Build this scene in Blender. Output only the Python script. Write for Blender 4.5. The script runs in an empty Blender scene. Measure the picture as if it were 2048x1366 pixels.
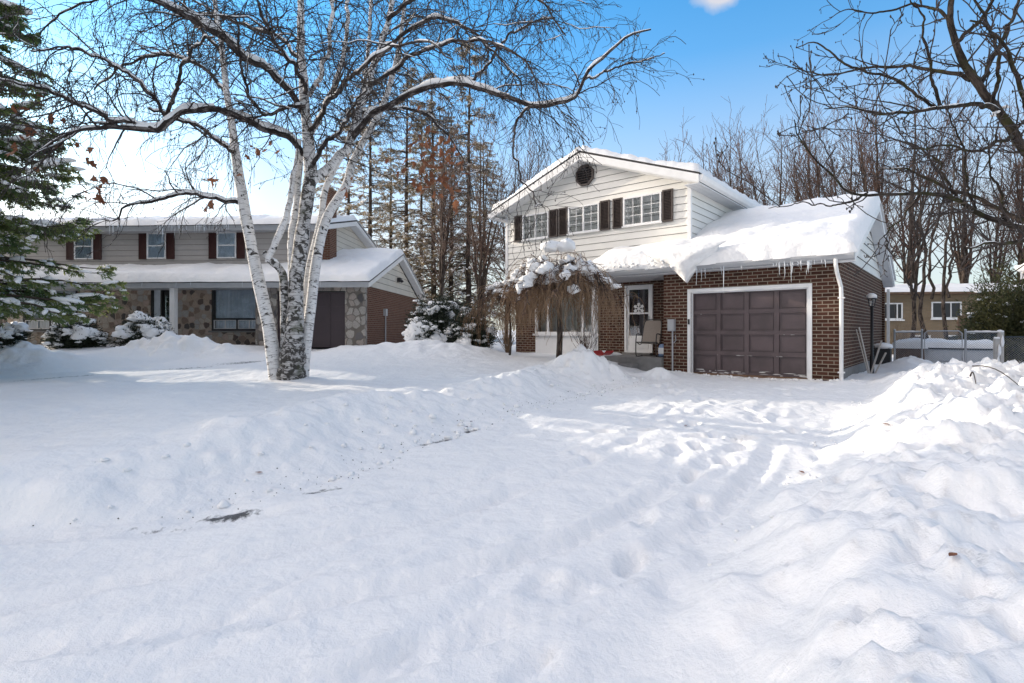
import bpy, math, random
import numpy as np
from mathutils import Vector

random.seed(7)
RNG = np.random.default_rng(11)
PI = math.pi
F, CX, HY, CH = 1075.0, 1024.0, 660.0, 1.13          # focal length in photo pixels, principal point, eye height
SC = bpy.context.scene
COL = SC.collection


def W(px, py, Y):
    return np.array([(px - CX) / F * Y, Y, CH - (py - HY) / F * Y])


# ------------------------------------------------------------------ noise
def _h(ix, iy, seed):
    n = (ix.astype(np.int64) * 374761393 + iy.astype(np.int64) * 668265263 + seed * 1274126177) & 0x7fffffff
    n = ((n ^ (n >> 13)) * 1274126177) & 0x7fffffff
    n = (n ^ (n >> 16)) & 0xffff
    return n / 32767.5 - 1.0


def vnoise(x, y, seed=0):
    x = np.asarray(x, float); y = np.asarray(y, float)
    ix = np.floor(x); iy = np.floor(y)
    fx = x - ix; fy = y - iy
    fx = fx * fx * fx * (fx * (fx * 6 - 15) + 10); fy = fy * fy * fy * (fy * (fy * 6 - 15) + 10)
    a = _h(ix, iy, seed); b = _h(ix + 1, iy, seed); c = _h(ix, iy + 1, seed); d = _h(ix + 1, iy + 1, seed)
    return (a * (1 - fx) + b * fx) * (1 - fy) + (c * (1 - fx) + d * fx) * fy


def fbm(x, y, o=4, seed=0, gain=.5):
    s = 0; a = 1; t = 0
    ca, sa = math.cos(.6), math.sin(.6)
    for k in range(o):
        s = s + a * vnoise(x, y, seed + k * 17); t += a
        x, y = (x * ca - y * sa) * 2.03, (x * sa + y * ca) * 2.03
        a *= gain
    return s / t


def sstep(a, b, x):
    t = np.clip((x - a) / (b - a), 0, 1)
    return t * t * (3 - 2 * t)


# ------------------------------------------------------------------ mesh builder
class MB:
    def __init__(s):
        s.v = []; s.nv = 0; s.f = []; s.attr = {}

    def add(s, verts, faces, mi=0, uv=None):
        verts = np.asarray(verts, float).reshape(-1, 3)
        if isinstance(faces, np.ndarray):
            s.f.append((faces + s.nv, mi, uv))
        else:
            by = {}
            for f in faces: by.setdefault(len(f), []).append(f)
            for k, fl in by.items(): s.f.append((np.array(fl, int) + s.nv, mi, None))
        s.v.append(verts); s.nv += len(verts)
        return s

    def box(s, x0, x1, y0, y1, z0, z1, mi=0):
        v = [(x, y, z) for z in (z0, z1) for y in (y0, y1) for x in (x0, x1)]
        return s.add(v, [(0, 2, 3, 1), (4, 5, 7, 6), (0, 1, 5, 4), (2, 6, 7, 3), (0, 4, 6, 2), (1, 3, 7, 5)], mi)

    def obox(s, c, ax, ay, az, mi=0):           # centre and three half-axis vectors
        c, ax, ay, az = [np.asarray(q, float) for q in (c, ax, ay, az)]
        v = [c + i * ax + j * ay + k * az for k in (-1, 1) for j in (-1, 1) for i in (-1, 1)]
        return s.add(v, [(0, 2, 3, 1), (4, 5, 7, 6), (0, 1, 5, 4), (2, 6, 7, 3), (0, 4, 6, 2), (1, 3, 7, 5)], mi)

    def prism(s, poly, axis, a, b, mi=0):        # polygon of 2-D points, extruded along axis 0/1/2 from a to b
        n = len(poly)

        def pt(p, t):
            if axis == 0: return (t, p[0], p[1])
            if axis == 1: return (p[0], t, p[1])
            return (p[0], p[1], t)
        v = [pt(p, a) for p in poly] + [pt(p, b) for p in poly]
        fs = [tuple(range(n - 1, -1, -1)), tuple(range(n, 2 * n))]
        fs += [(i, (i + 1) % n, n + (i + 1) % n, n + i) for i in range(n)]
        return s.add(v, fs, mi)

    def tube(s, P, R, k=8, mi=0, caps=True, squash=None):
        P = np.asarray(P, float)[None]; R = np.asarray(R, float).reshape(1, -1)
        if R.shape[1] == 1: R = np.repeat(R, P.shape[1], 1)
        return s.tubes(P, R, k, mi, caps)

    def tubes(s, P, R, k=3, mi=0, caps=False):
        """many polylines at once: P (m,n,3), R (m,n)"""
        m, n, _ = P.shape
        if m == 0: return s
        T = np.empty_like(P)
        T[:, 1:-1] = P[:, 2:] - P[:, :-2]; T[:, 0] = P[:, 1] - P[:, 0]; T[:, -1] = P[:, -1] - P[:, -2]
        T /= np.linalg.norm(T, axis=2, keepdims=True) + 1e-9
        mean = P[:, -1] - P[:, 0]; mean = mean / (np.linalg.norm(mean, axis=1, keepdims=True) + 1e-9)
        ref = np.where(np.abs(mean[:, 2:3]) < .8, np.array([[0., 0, 1]]), np.array([[0., 1, 0]]))
        ref = np.repeat(ref[:, None], n, 1)
        A = np.cross(T, ref); A /= np.linalg.norm(A, axis=2, keepdims=True) + 1e-9
        B = np.cross(A, T)
        th = np.arange(k) * 2 * PI / k
        ring = (A[:, :, None] * np.cos(th)[None, None, :, None] + B[:, :, None] * np.sin(th)[None, None, :, None])
        V = P[:, :, None] + ring * R[:, :, None, None]
        V = V.reshape(-1, 3)
        idx = np.arange(m * n * k).reshape(m, n, k)
        a = idx[:, :-1]; b = idx[:, 1:]
        a2 = np.roll(a, -1, 2); b2 = np.roll(b, -1, 2)
        Fq = np.stack([a, b, b2, a2], -1).reshape(-1, 4)
        # uv: u around (metres), v along (metres)
        L = np.concatenate([np.zeros((m, 1)), np.cumsum(np.linalg.norm(np.diff(P, axis=1), axis=2), 1)], 1)
        uu = np.arange(k + 1) / k
        rm = np.maximum(R.mean(1), .01)[:, None, None] * 2 * PI
        u0 = np.broadcast_to(uu[None, None, :-1], (m, n - 1, k)) * rm; u1 = np.broadcast_to(uu[None, None, 1:], (m, n - 1, k)) * rm
        off = (np.arange(m) * .731)[:, None, None]
        v0 = np.broadcast_to(L[:, :-1, None], (m, n - 1, k)) + off; v1 = np.broadcast_to(L[:, 1:, None], (m, n - 1, k)) + off
        uv = np.stack([np.stack([u0, v0], -1), np.stack([u0, v1], -1), np.stack([u1, v1], -1), np.stack([u1, v0], -1)], 3).reshape(-1, 2)
        base = s.nv
        s.add(V, Fq, mi, uv)
        if caps and k > 2:
            c0 = idx[:, 0, ::-1] + base; c1 = idx[:, -1] + base
            s.f.append((c0, mi, None)); s.f.append((c1, mi, None))
        return s

    def sphere(s, c, r, nu=12, nv=8, mi=0):
        c = np.asarray(c, float); r = np.broadcast_to(np.asarray(r, float), (3,))
        v = []; fs = []
        for i in range(nv + 1):
            ph = PI * i / nv
            for j in range(nu):
                th = 2 * PI * j / nu
                v.append(c + r * np.array([math.sin(ph) * math.cos(th), math.sin(ph) * math.sin(th), math.cos(ph)]))
        for i in range(nv):
            for j in range(nu):
                fs.append((i * nu + j, (i + 1) * nu + j, (i + 1) * nu + (j + 1) % nu, i * nu + (j + 1) % nu))
        return s.add(v, fs, mi)

    def build(s, name, mats, parent=None, smooth=False):
        me = bpy.data.meshes.new(name)
        V = np.concatenate(s.v).astype(np.float32)
        me.vertices.add(len(V)); me.vertices.foreach_set('co', V.ravel())
        sizes = np.concatenate([np.full(len(f), f.shape[1]) for f, _, _ in s.f])
        loops = np.concatenate([f.ravel() for f, _, _ in s.f]).astype(np.int32)
        mi = np.concatenate([np.full(len(f), m) for f, m, _ in s.f]).astype(np.int32)
        starts = np.concatenate([[0], np.cumsum(sizes)[:-1]]).astype(np.int32)
        me.loops.add(len(loops)); me.loops.foreach_set('vertex_index', loops)
        me.polygons.add(len(sizes)); me.polygons.foreach_set('loop_start', starts)
        me.polygons.foreach_set('material_index', mi)
        uvs = []
        for f, _, uv in s.f:
            if uv is not None: uvs.append(uv); continue
            p = V[f]                                   # (m,k,3)
            nrm = np.abs(np.cross(p[:, 1] - p[:, 0], p[:, 2] - p[:, 0]))
            ax = nrm.argmax(1)
            q = np.empty(p.shape[:2] + (2,))
            for a, (i, j) in enumerate(((1, 2), (0, 2), (0, 1))):
                m = ax == a
                q[m] = p[m][:, :, (i, j)]
            uvs.append(q.reshape(-1, 2))
        ul = me.uv_layers.new(name='UVMap')
        me.validate()
        me.update(calc_edges=True)
        allu = np.concatenate(uvs).astype(np.float32)
        if len(ul.data) * 2 == allu.size: me.uv_layers[0].data.foreach_set('uv', allu.ravel())
        me.polygons.foreach_set('use_smooth', np.full(len(me.polygons), smooth))
        for a, arr in s.attr.items():
            at = me.attributes.new(a, 'FLOAT', 'POINT'); at.data.foreach_set('value', np.asarray(arr, np.float32))
        for m in (mats if isinstance(mats, (list, tuple)) else [mats]): me.materials.append(m)
        o = bpy.data.objects.new(name, me); COL.objects.link(o)
        if parent: o.parent = parent
        return o


def empty(name, loc=(0, 0, 0), rz=0):
    o = bpy.data.objects.new(name, None); COL.objects.link(o)
    o.location = loc; o.rotation_euler = (0, 0, rz); o.empty_display_size = .3
    return o


def tag(o, label, cat, group=None, kind=None):
    o['label'] = label; o['category'] = cat
    if group: o['group'] = group
    if kind: o['kind'] = kind
    return o


def copy_tree(o, parent=None):
    c = o.copy(); COL.objects.link(c)
    if parent: c.parent = parent
    for ch in list(o.children): copy_tree(ch, c)
    return c


# ------------------------------------------------------------------ materials
def mat(name):
    m = bpy.data.materials.new(name); m.use_nodes = True
    nt = m.node_tree
    b = nt.nodes['Principled BSDF']
    return m, nt, b


def nd(nt, typ, ins=None, **kw):
    n = nt.nodes.new(typ)
    for k, v in kw.items(): setattr(n, k, v)
    for k, v in (ins or {}).items():
        if hasattr(v, 'is_output') or isinstance(v, bpy.types.NodeSocket): nt.links.new(v, n.inputs[k])
        else: n.inputs[k].default_value = v
    return n


def ramp(nt, fac, stops, interp='LINEAR'):
    n = nt.nodes.new('ShaderNodeValToRGB'); n.color_ramp.interpolation = interp
    el = n.color_ramp.elements
    while len(el) > 1: el.remove(el[-1])
    el[0].position = stops[0][0]; el[0].color = (*stops[0][1], 1)
    for p, c in stops[1:]:
        e = el.new(p); e.color = (*c, 1)
    nt.links.new(fac, n.inputs[0])
    return n.outputs[0]


def mix(nt, fac, a, b):
    n = nt.nodes.new('ShaderNodeMix'); n.data_type = 'RGBA'
    for i, v in ((0, fac), (6, a), (7, b)):
        if isinstance(v, bpy.types.NodeSocket): nt.links.new(v, n.inputs[i])
        elif i == 0: n.inputs[0].default_value = v
        else: n.inputs[i].default_value = (*v, 1)
    return n.outputs[2]


def math_(nt, op, a, b=0.0, c=None):
    n = nt.nodes.new('ShaderNodeMath'); n.operation = op
    for i, v in ((0, a), (1, b)) + (((2, c),) if c is not None else ()):
        if isinstance(v, bpy.types.NodeSocket): nt.links.new(v, n.inputs[i])
        else: n.inputs[i].default_value = v
    return n.outputs[0]


def bump(nt, b, h, strength=.3, dist=.01):
    n = nd(nt, 'ShaderNodeBump', {'Height': h, 'Strength': strength, 'Distance': dist})
    nt.links.new(n.outputs[0], b.inputs['Normal'])
    return n


def paint(name, col, rough=.5, var=.12, scale=6.0, dirt=None):
    m, nt, b = mat(name)
    tc = nd(nt, 'ShaderNodeTexCoord')
    nz = nd(nt, 'ShaderNodeTexNoise', {'Vector': tc.outputs['Object'], 'Scale': scale, 'Detail': 5.0})
    c2 = tuple(max(0, x * (1 - var * 2)) for x in col) if dirt is None else dirt
    nt.links.new(mix(nt, ramp(nt, nz.outputs[0], [(.35, (0, 0, 0)), (.75, (var * 3, var * 3, var * 3))] if dirt else [(.3, (0, 0, 0)), (.7, (1, 1, 1))]), col, c2), b.inputs['Base Color'])
    b.inputs['Roughness'].default_value = rough
    n2 = nd(nt, 'ShaderNodeTexNoise', {'Vector': tc.outputs['Object'], 'Scale': 60.0, 'Detail': 3.0})
    bump(nt, b, n2.outputs[0], .12, .004)
    return m


def snow_mat(name, ground=False):
    m, nt, b = mat(name)
    tc = nd(nt, 'ShaderNodeTexCoord')
    co = tc.outputs['Object']
    n1 = nd(nt, 'ShaderNodeTexNoise', {'Vector': co, 'Scale': 5.5, 'Detail': 8.0, 'Roughness': .55})
    n2 = nd(nt, 'ShaderNodeTexNoise', {'Vector': co, 'Scale': 150.0, 'Detail': 3.0})
    h = math_(nt, 'MULTIPLY_ADD', n1.outputs[0], 1.0, math_(nt, 'MULTIPLY', n2.outputs[0], .07))
    bump(nt, b, h, .75, .055)
    b.inputs['Roughness'].default_value = .62
    b.inputs['Specular IOR Level'].default_value = .25
    col = mix(nt, n1.outputs[0], (.87, .87, .87), (.83, .83, .835))
    if ground:
        at = nd(nt, 'ShaderNodeAttribute', attribute_name='bare')
        n3 = nd(nt, 'ShaderNodeTexNoise', {'Vector': co, 'Scale': 13.0, 'Detail': 8.0, 'Roughness': .65})
        f = math_(nt, 'ADD', at.outputs['Fac'], math_(nt, 'MULTIPLY', math_(nt, 'SUBTRACT', n3.outputs[0], .5), 1.6))
        f = ramp(nt, f, [(.42, (0, 0, 0)), (.58, (.45, .45, .45)), (.74, (1, 1, 1))])
        asp = mix(nt, n2.outputs[0], (.03, .03, .033), (.15, .15, .155))
        col = mix(nt, f, col, asp)
    nt.links.new(col, b.inputs['Base Color'])
    return m


def brick_mat(name, c1, c2, mortar, bw=.235, rh=.086, ms=.0095):
    m, nt, b = mat(name)
    uv = nd(nt, 'ShaderNodeUVMap')
    br = nd(nt, 'ShaderNodeTexBrick', {'Vector': uv.outputs[0], 'Color1': (0, 0, 0, 1), 'Color2': (1, 1, 1, 1), 'Mortar': (.5, .5, .5, 1), 'Scale': 1.0,
                                     'Mortar Size': ms, 'Mortar Smooth': .15, 'Bias': 0.0, 'Brick Width': bw, 'Row Height': rh})
    nz = nd(nt, 'ShaderNodeTexNoise', {'Vector': uv.outputs[0], 'Scale': 30.0, 'Detail': 6.0, 'Roughness': .65})
    n2 = nd(nt, 'ShaderNodeTexNoise', {'Vector': uv.outputs[0], 'Scale': 1.1, 'Detail': 4.0})
    f = math_(nt, 'ADD', math_(nt, 'MULTIPLY', br.outputs['Color'], .6), math_(nt, 'MULTIPLY', nz.outputs[0], .4))
    col = mix(nt, f, c1, c2)
    col = mix(nt, math_(nt, 'MULTIPLY', n2.outputs[0], .5), col, tuple(.6 * (a + b_) / 2 for a, b_ in zip(c1, c2)))
    mo = mix(nt, nz.outputs[0], mortar, tuple(x * .6 for x in mortar))
    nt.links.new(mix(nt, br.outputs['Fac'], col, mo), b.inputs['Base Color'])
    b.inputs['Roughness'].default_value = .9; b.inputs['Specular IOR Level'].default_value = .12
    h = math_(nt, 'ADD', math_(nt, 'MULTIPLY', br.outputs['Fac'], -1.0), math_(nt, 'MULTIPLY', nz.outputs[0], .4))
    bump(nt, b, h, .7, .012)
    return m


def stone_mat(name, stops, mortar, scale=4.0):
    m, nt, b = mat(name)
    uv = nd(nt, 'ShaderNodeUVMap')
    nz = nd(nt, 'ShaderNodeTexNoise', {'Vector': uv.outputs[0], 'Scale': 5.0, 'Detail': 3.0})
    wv = nd(nt, 'ShaderNodeVectorMath', {0: uv.outputs[0], 1: nd(nt, 'ShaderNodeVectorMath', {0: nz.outputs['Color'], 'Scale': .16}, operation='SCALE').outputs[0]}, operation='ADD')
    v1 = nd(nt, 'ShaderNodeTexVoronoi', {'Vector': wv.outputs[0], 'Scale': scale, 'Randomness': .8}, voronoi_dimensions='2D')
    v2 = nd(nt, 'ShaderNodeTexVoronoi', {'Vector': wv.outputs[0], 'Scale': scale, 'Randomness': .8}, voronoi_dimensions='2D', feature='DISTANCE_TO_EDGE')
    sep = nd(nt, 'ShaderNodeSeparateColor', {0: v1.outputs['Color']})
    col = ramp(nt, sep.outputs[0], stops, 'CONSTANT')
    n2 = nd(nt, 'ShaderNodeTexNoise', {'Vector': uv.outputs[0], 'Scale': 25.0, 'Detail': 6.0})
    col = mix(nt, math_(nt, 'MULTIPLY', n2.outputs[0], .7), col, (.08, .065, .055))
    f = ramp(nt, math_(nt, 'ADD', v2.outputs['Distance'], math_(nt, 'MULTIPLY', math_(nt, 'SUBTRACT', sep.outputs[1], .5), .07)), [(.035, (1, 1, 1)), (.07, (0, 0, 0))])
    f = math_(nt, 'MAXIMUM', f, ramp(nt, math_(nt, 'ADD', v1.outputs['Distance'], math_(nt, 'MULTIPLY', sep.outputs[2], .12)), [(.60, (0, 0, 0)), (.67, (1, 1, 1))]))
    nt.links.new(mix(nt, f, col, mortar), b.inputs['Base Color'])
    b.inputs['Roughness'].default_value = .8
    h = math_(nt, 'ADD', math_(nt, 'MINIMUM', v2.outputs['Distance'], .2), math_(nt, 'MULTIPLY', n2.outputs[0], .06))
    bump(nt, b, h, .9, .12)
    return m


def bark_mat(name, c1, c2, sc=(14, 3), thr=(.45, .6), green=None):
    m, nt, b = mat(name)
    uv = nd(nt, 'ShaderNodeUVMap')
    mp = nd(nt, 'ShaderNodeMapping', {'Vector': uv.outputs[0], 'Scale': (sc[0], sc[1], 1)})
    nz = nd(nt, 'ShaderNodeTexNoise', {'Vector': mp.outputs[0], 'Scale': 1.0, 'Detail': 6.0, 'Roughness': .7})
    col = mix(nt, ramp(nt, nz.outputs[0], [(thr[0], (0, 0, 0)), (thr[1], (1, 1, 1))]), c1, c2)
    if green:
        n3 = nd(nt, 'ShaderNodeTexNoise', {'Vector': uv.outputs[0], 'Scale': 3.0, 'Detail': 5.0})
        col = mix(nt, ramp(nt, n3.outputs[0], [(.5, (0, 0, 0)), (.65, (.8, .8, .8))]), col, green)
    nt.links.new(col, b.inputs['Base Color']); b.inputs['Roughness'].default_value = .9; b.inputs['Specular IOR Level'].default_value = .1
    bump(nt, b, nz.outputs[0], .8, .02)
    return m


def birch_mat(name, dark, patch):
    m, nt, b = mat(name)
    uv = nd(nt, 'ShaderNodeUVMap')
    mp = nd(nt, 'ShaderNodeMapping', {'Vector': uv.outputs[0], 'Scale': (4.0 if patch < .53 else 5.0, 60.0 if patch < .53 else 48.0, 1)})
    nz = nd(nt, 'ShaderNodeTexNoise', {'Vector': mp.outputs[0], 'Scale': 1.0, 'Detail': 3.0, 'Roughness': .6})
    mp2 = nd(nt, 'ShaderNodeMapping', {'Vector': uv.outputs[0], 'Scale': (6.5, 9.0, 1)})
    n2 = nd(nt, 'ShaderNodeTexNoise', {'Vector': mp2.outputs[0], 'Scale': 1.0, 'Detail': 4.0, 'Roughness': .65, 'Distortion': .6})
    n3 = nd(nt, 'ShaderNodeTexNoise', {'Vector': uv.outputs[0], 'Scale': 2.2, 'Detail': 3.0})
    base = mix(nt, n3.outputs[0], (.80, .79, .78), (.58, .56, .55)) if patch > .5 else mix(nt, n3.outputs[0], (.68, .66, .645), (.36, .345, .335))
    len_ = ramp(nt, nz.outputs[0], [(dark, (0, 0, 0)), (dark + .05, (1, 1, 1))])
    pat = ramp(nt, n2.outputs[0], [(patch, (0, 0, 0)), (patch + .05, (1, 1, 1))])
    col = mix(nt, math_(nt, 'MULTIPLY', len_, .85), base, (.055, .045, .04))
    col = mix(nt, pat, col, mix(nt, nz.outputs[0], (.05, .042, .038), (.02, .018, .016)) if patch > .5 else mix(nt, nz.outputs[0], (.07, .062, .055), (.02, .018, .016)))
    if patch < .5:
        col = mix(nt, ramp(nt, n3.outputs[0], [(.55, (0, 0, 0)), (.68, (.7, .7, .7))]), col, (.06, .065, .03))
    nt.links.new(col, b.inputs['Base Color']); b.inputs['Roughness'].default_value = .75
    h = math_(nt, 'SUBTRACT', math_(nt, 'MULTIPLY', pat, -1.0), math_(nt, 'MULTIPLY', len_, .6))
    bump(nt, b, math_(nt, 'ADD', h, math_(nt, 'MULTIPLY', n2.outputs[0], .5)), .5, .015)
    return m


def leaf_mat(name, c1, c2, trans=.25, sc=2.0):
    m, nt, b = mat(name)
    tc = nd(nt, 'ShaderNodeTexCoord')
    nz = nd(nt, 'ShaderNodeTexNoise', {'Vector': tc.outputs['Object'], 'Scale': sc, 'Detail': 5.0, 'Roughness': .7})
    c = mix(nt, ramp(nt, nz.outputs[0], [(.35, (0, 0, 0)), (.65, (1, 1, 1))]), c1, c2)
    nt.links.new(c, b.inputs['Base Color']); b.inputs['Roughness'].default_value = .6
    tr = nd(nt, 'ShaderNodeBsdfTranslucent', {0: c})
    mx = nd(nt, 'ShaderNodeMixShader', {0: trans})
    nt.links.new(b.outputs[0], mx.inputs[1]); nt.links.new(tr.outputs[0], mx.inputs[2])
    nt.links.new(mx.outputs[0], nt.nodes['Material Output'].inputs[0])
    return m


def glass_mat(name, tint=(.95, .97, .98), base=.05):
    m, nt, b = mat(name)
    tr = nd(nt, 'ShaderNodeBsdfTransparent', {0: (*tint, 1)})
    gl = nd(nt, 'ShaderNodeBsdfGlossy', {'Roughness': .03, 'Color': (.95, .97, 1, 1)})
    fr = nd(nt, 'ShaderNodeFresnel', {'IOR': 1.5})
    f = math_(nt, 'MINIMUM', math_(nt, 'ADD', math_(nt, 'MULTIPLY', fr.outputs[0], 1.6), base), 1.0)
    tc = nd(nt, 'ShaderNodeTexCoord')
    nz = nd(nt, 'ShaderNodeTexNoise', {'Vector': tc.outputs['Object'], 'Scale': 1.3, 'Detail': 1.0})
    bp = nd(nt, 'ShaderNodeBump', {'Height': nz.outputs[0], 'Strength': .12, 'Distance': .05})
    nt.links.new(bp.outputs[0], gl.inputs['Normal'])
    mx = nd(nt, 'ShaderNodeMixShader', {0: f})
    nt.links.new(tr.outputs[0], mx.inputs[1]); nt.links.new(gl.outputs[0], mx.inputs[2])
    nt.links.new(mx.outputs[0], nt.nodes['Material Output'].inputs[0])
    return m


def chain_mat(name):
    m, nt, b = mat(name)
    b.inputs['Base Color'].default_value = (.33, .33, .34, 1); b.inputs['Metallic'].default_value = .7; b.inputs['Roughness'].default_value = .45
    return m


def ice_mat():
    m, nt, b = mat('ice')
    b.inputs['Base Color'].default_value = (.85, .9, .95, 1); b.inputs['Roughness'].default_value = .12
    b.inputs['Transmission Weight'].default_value = .25; b.inputs['IOR'].default_value = 1.31
    return m


M = dict(
    snow=snow_mat('snow'), ground=snow_mat('ground_snow', True),
    brick=brick_mat('brown_brick', (.032, .017, .013), (.125, .055, .038), (.34, .285, .225)),
    brick2=brick_mat('red_brown_brick', (.10, .045, .03), (.20, .09, .06), (.30, .24, .19), .22, .08),
    tanbrick=brick_mat('tan_brick', (.22, .165, .105), (.30, .225, .145), (.26, .22, .175), .22, .08),
    siding=paint('white_siding', (.82, .80, .75), .45, .05, 1.5),
    lapline=paint('siding_lap_shade_grime', (.17, .15, .13), .8),  # dark strip paints in the shadow line under each board, with gap grime
    siding2=paint('taupe_siding', (.45, .42, .40), .55, .05, 1.5),
    siding3=paint('cream_siding', (.66, .62, .54), .5, .06, 1.5),
    white=paint('white_paint', (.80, .80, .80), .4, .04, 4),
    soffit=paint('white_soffit', (.70, .71, .73), .5, .04, 4),
    gray=paint('grey_metal', (.40, .41, .43), .4, .06, 5),
    shutter=paint('dark_brown_paint', (.062, .047, .042), .45, .12, 8),
    shutter2=paint('burgundy_paint', (.05, .013, .012), .5, .12, 8),
    garage=paint('plum_brown_paint', (.112, .080, .083), .42, .20, 2.2),
    garage2=paint('dark_plum_paint', (.055, .038, .044), .45, .08, 2.0),
    chip=paint('bare_primer', (.62, .60, .58), .7),
    black=paint('black_metal', (.018, .018, .02), .4),
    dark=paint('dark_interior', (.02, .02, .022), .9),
    curtain=paint('sheer_curtain', (.62, .60, .55), .9, .06, 3),
    bluecurtain=paint('pale_blue_curtain', (.70, .78, .86), .9, .10, 3),
    roof=paint('asphalt_shingle', (.06, .058, .06), .9, .2, 20),
    concrete=paint('concrete', (.22, .215, .21), .9, .12, 6),
    wood=paint('weathered_wood', (.20, .12, .075), .85, .2, 8),
    palewood=paint('pale_wood', (.50, .47, .44), .7, .1, 8),
    tan=paint('tan_mesh_fabric', (.34, .29, .25), .8, .06, 30),
    red=paint('red_plastic', (.45, .02, .025), .35),
    blue=paint('blue_bag', (.25, .38, .62), .5, .3, 10),
    stone=stone_mat('field_stone', [(0, (.55, .43, .34)), (.16, (.12, .09, .08)), (.30, (.60, .53, .46)), (.44, (.29, .21, .17)), (.54, (.50, .49, .48)), (.68, (.57, .44, .38)), (.80, (.08, .075, .075)), (.90, (.45, .37, .31))], (.34, .28, .23)),
    stone2=stone_mat('pale_field_stone', [(0, (.50, .47, .43)), (.2, (.30, .28, .27)), (.36, (.56, .52, .47)), (.52, (.40, .35, .31)), (.66, (.20, .19, .19)), (.78, (.52, .45, .40)), (.92, (.10, .10, .11))], (.17, .15, .13), 3.3),
    birch=birch_mat('birch_bark', .575, .575), birch4=birch_mat('fissured_birch_base', .49, .475), birch3=birch_mat('blotched_birch_bark', .55, .54), birch2=birch_mat('old_birch_bark', .53, .499),
    twig=paint('dark_twig_bark', (.040, .030, .027), .8, .2, 10),
    twig2=paint('brown_twig_bark', (.105, .060, .045), .8, .2, 10),
    weep=paint('golden_brown_twig', (.30, .19, .11), .75, .22, 6),
    bark=bark_mat('grey_brown_bark', (.035, .028, .024), (.12, .095, .08)),
    limb=bark_mat('dark_birch_limb', (.035, .028, .026), (.20, .175, .165), (16, 4), (.5, .62)),
    barkg=bark_mat('mossy_dark_bark', (.022, .018, .016), (.07, .056, .048), green=(.05, .05, .02)),
    spruce=leaf_mat('spruce_needles', (.05, .115, .045), (.24, .26, .085), .45, 1.2),
    conifer=leaf_mat('bronze_needles', (.14, .12, .075), (.29, .215, .125), .45, .8),
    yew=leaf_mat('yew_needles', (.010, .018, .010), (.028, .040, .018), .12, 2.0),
    cedar=leaf_mat('cedar_foliage', (.020, .035, .012), (.11, .10, .030), .3, 1.6),
    deadleaf=leaf_mat('dead_leaf', (.16, .050, .022), (.26, .115, .055), .35, 9.0),
    glass=glass_mat('window_glass'), chain=chain_mat('chain_link_wire'), ice=ice_mat(),
)


# ------------------------------------------------------------------ camera, light, sky
cam_d = bpy.data.cameras.new('camera'); cam = bpy.data.objects.new('camera', cam_d); COL.objects.link(cam)
cam.location = (0, 0, CH); cam.rotation_euler = (PI / 2, 0, 0)
cam_d.sensor_width = 36; cam_d.lens = 36 * F / 2048; cam_d.shift_y = -(683 - HY) / 2048
cam_d.clip_end = 3000; SC.camera = cam

SUN_AZ, SUN_EL = math.radians(-60), math.radians(12.5)      # azimuth from +Y, negative = to the left
sdir = Vector((math.sin(SUN_AZ) * math.cos(SUN_EL), math.cos(SUN_AZ) * math.cos(SUN_EL), math.sin(SUN_EL)))
sl = bpy.data.lights.new('sun', 'SUN'); so = bpy.data.objects.new('sun', sl); COL.objects.link(so)
sl.energy = 4.9; sl.angle = math.radians(.6); sl.color = (1, .87, .70)
so.rotation_euler = sdir.to_track_quat('Z', 'Y').to_euler(); so.location = (-20, 10, 20)

wd = bpy.data.worlds.new('World'); SC.world = wd; wd.use_nodes = True
nt = wd.node_tree
bg = nt.nodes['Background']
sky = nd(nt, 'ShaderNodeTexSky', sky_type='NISHITA')
sky.sun_disc = False; sky.sun_elevation = SUN_EL; sky.sun_rotation = SUN_AZ
sky.air_density = 1.0; sky.dust_density = .6; sky.ozone_density = 1.6
tc = nd(nt, 'ShaderNodeTexCoord')
sep = nd(nt, 'ShaderNodeSeparateXYZ', {0: tc.outputs['Generated']})
# thin winter cloud: a pale veil low over the horizon, a few scraps in the open blue
nz = nd(nt, 'ShaderNodeTexNoise', {'Vector': nd(nt, 'ShaderNodeMapping', {'Vector': tc.outputs['Generated'], 'Scale': (1, 1, 2.6), 'Location': (.35, 0, .1)}).outputs[0], 'Scale': 3.4, 'Detail': 7.0, 'Roughness': .58})
scrap = ramp(nt, nz.outputs[0], [(.66, (0, 0, 0)), (.80, (.9, .9, .9))])
low = ramp(nt, sep.outputs[2], [(0.0, (.97, .97, .97)), (.15, (.88, .88, .88)), (.30, (.48, .48, .48)), (.44, (.12, .12, .12)), (.60, (0, 0, 0))])
side = ramp(nt, math_(nt, 'ADD', math_(nt, 'MULTIPLY', sep.outputs[0], -.35), .5), [(.2, (.80, .80, .80)), (.75, (1, 1, 1))])
back = ramp(nt, math_(nt, 'MULTIPLY_ADD', sep.outputs[1], -.5, .5), [(.40, (0, 0, 0)), (.62, (.7, .7, .7))])  # unseen white added behind the camera to keep the snow light neutral
high = ramp(nt, sep.outputs[2], [(.60, (0, 0, 0)), (.80, (.4, .4, .4))])  # white added overhead, out of frame, to lift the shade
veil = math_(nt, 'MAXIMUM', math_(nt, 'MAXIMUM', math_(nt, 'MAXIMUM', scrap, high), math_(nt, 'MULTIPLY', low, side)), back)
SKYGAIN, CLOUD = 1.0, (8.2, 7.4, 6.85)
hs = nd(nt, 'ShaderNodeMix', {0: 1.0, 6: sky.outputs[0], 7: (.52, 2.35, 3.35, 1)}, data_type='RGBA', blend_type='MULTIPLY')
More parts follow.
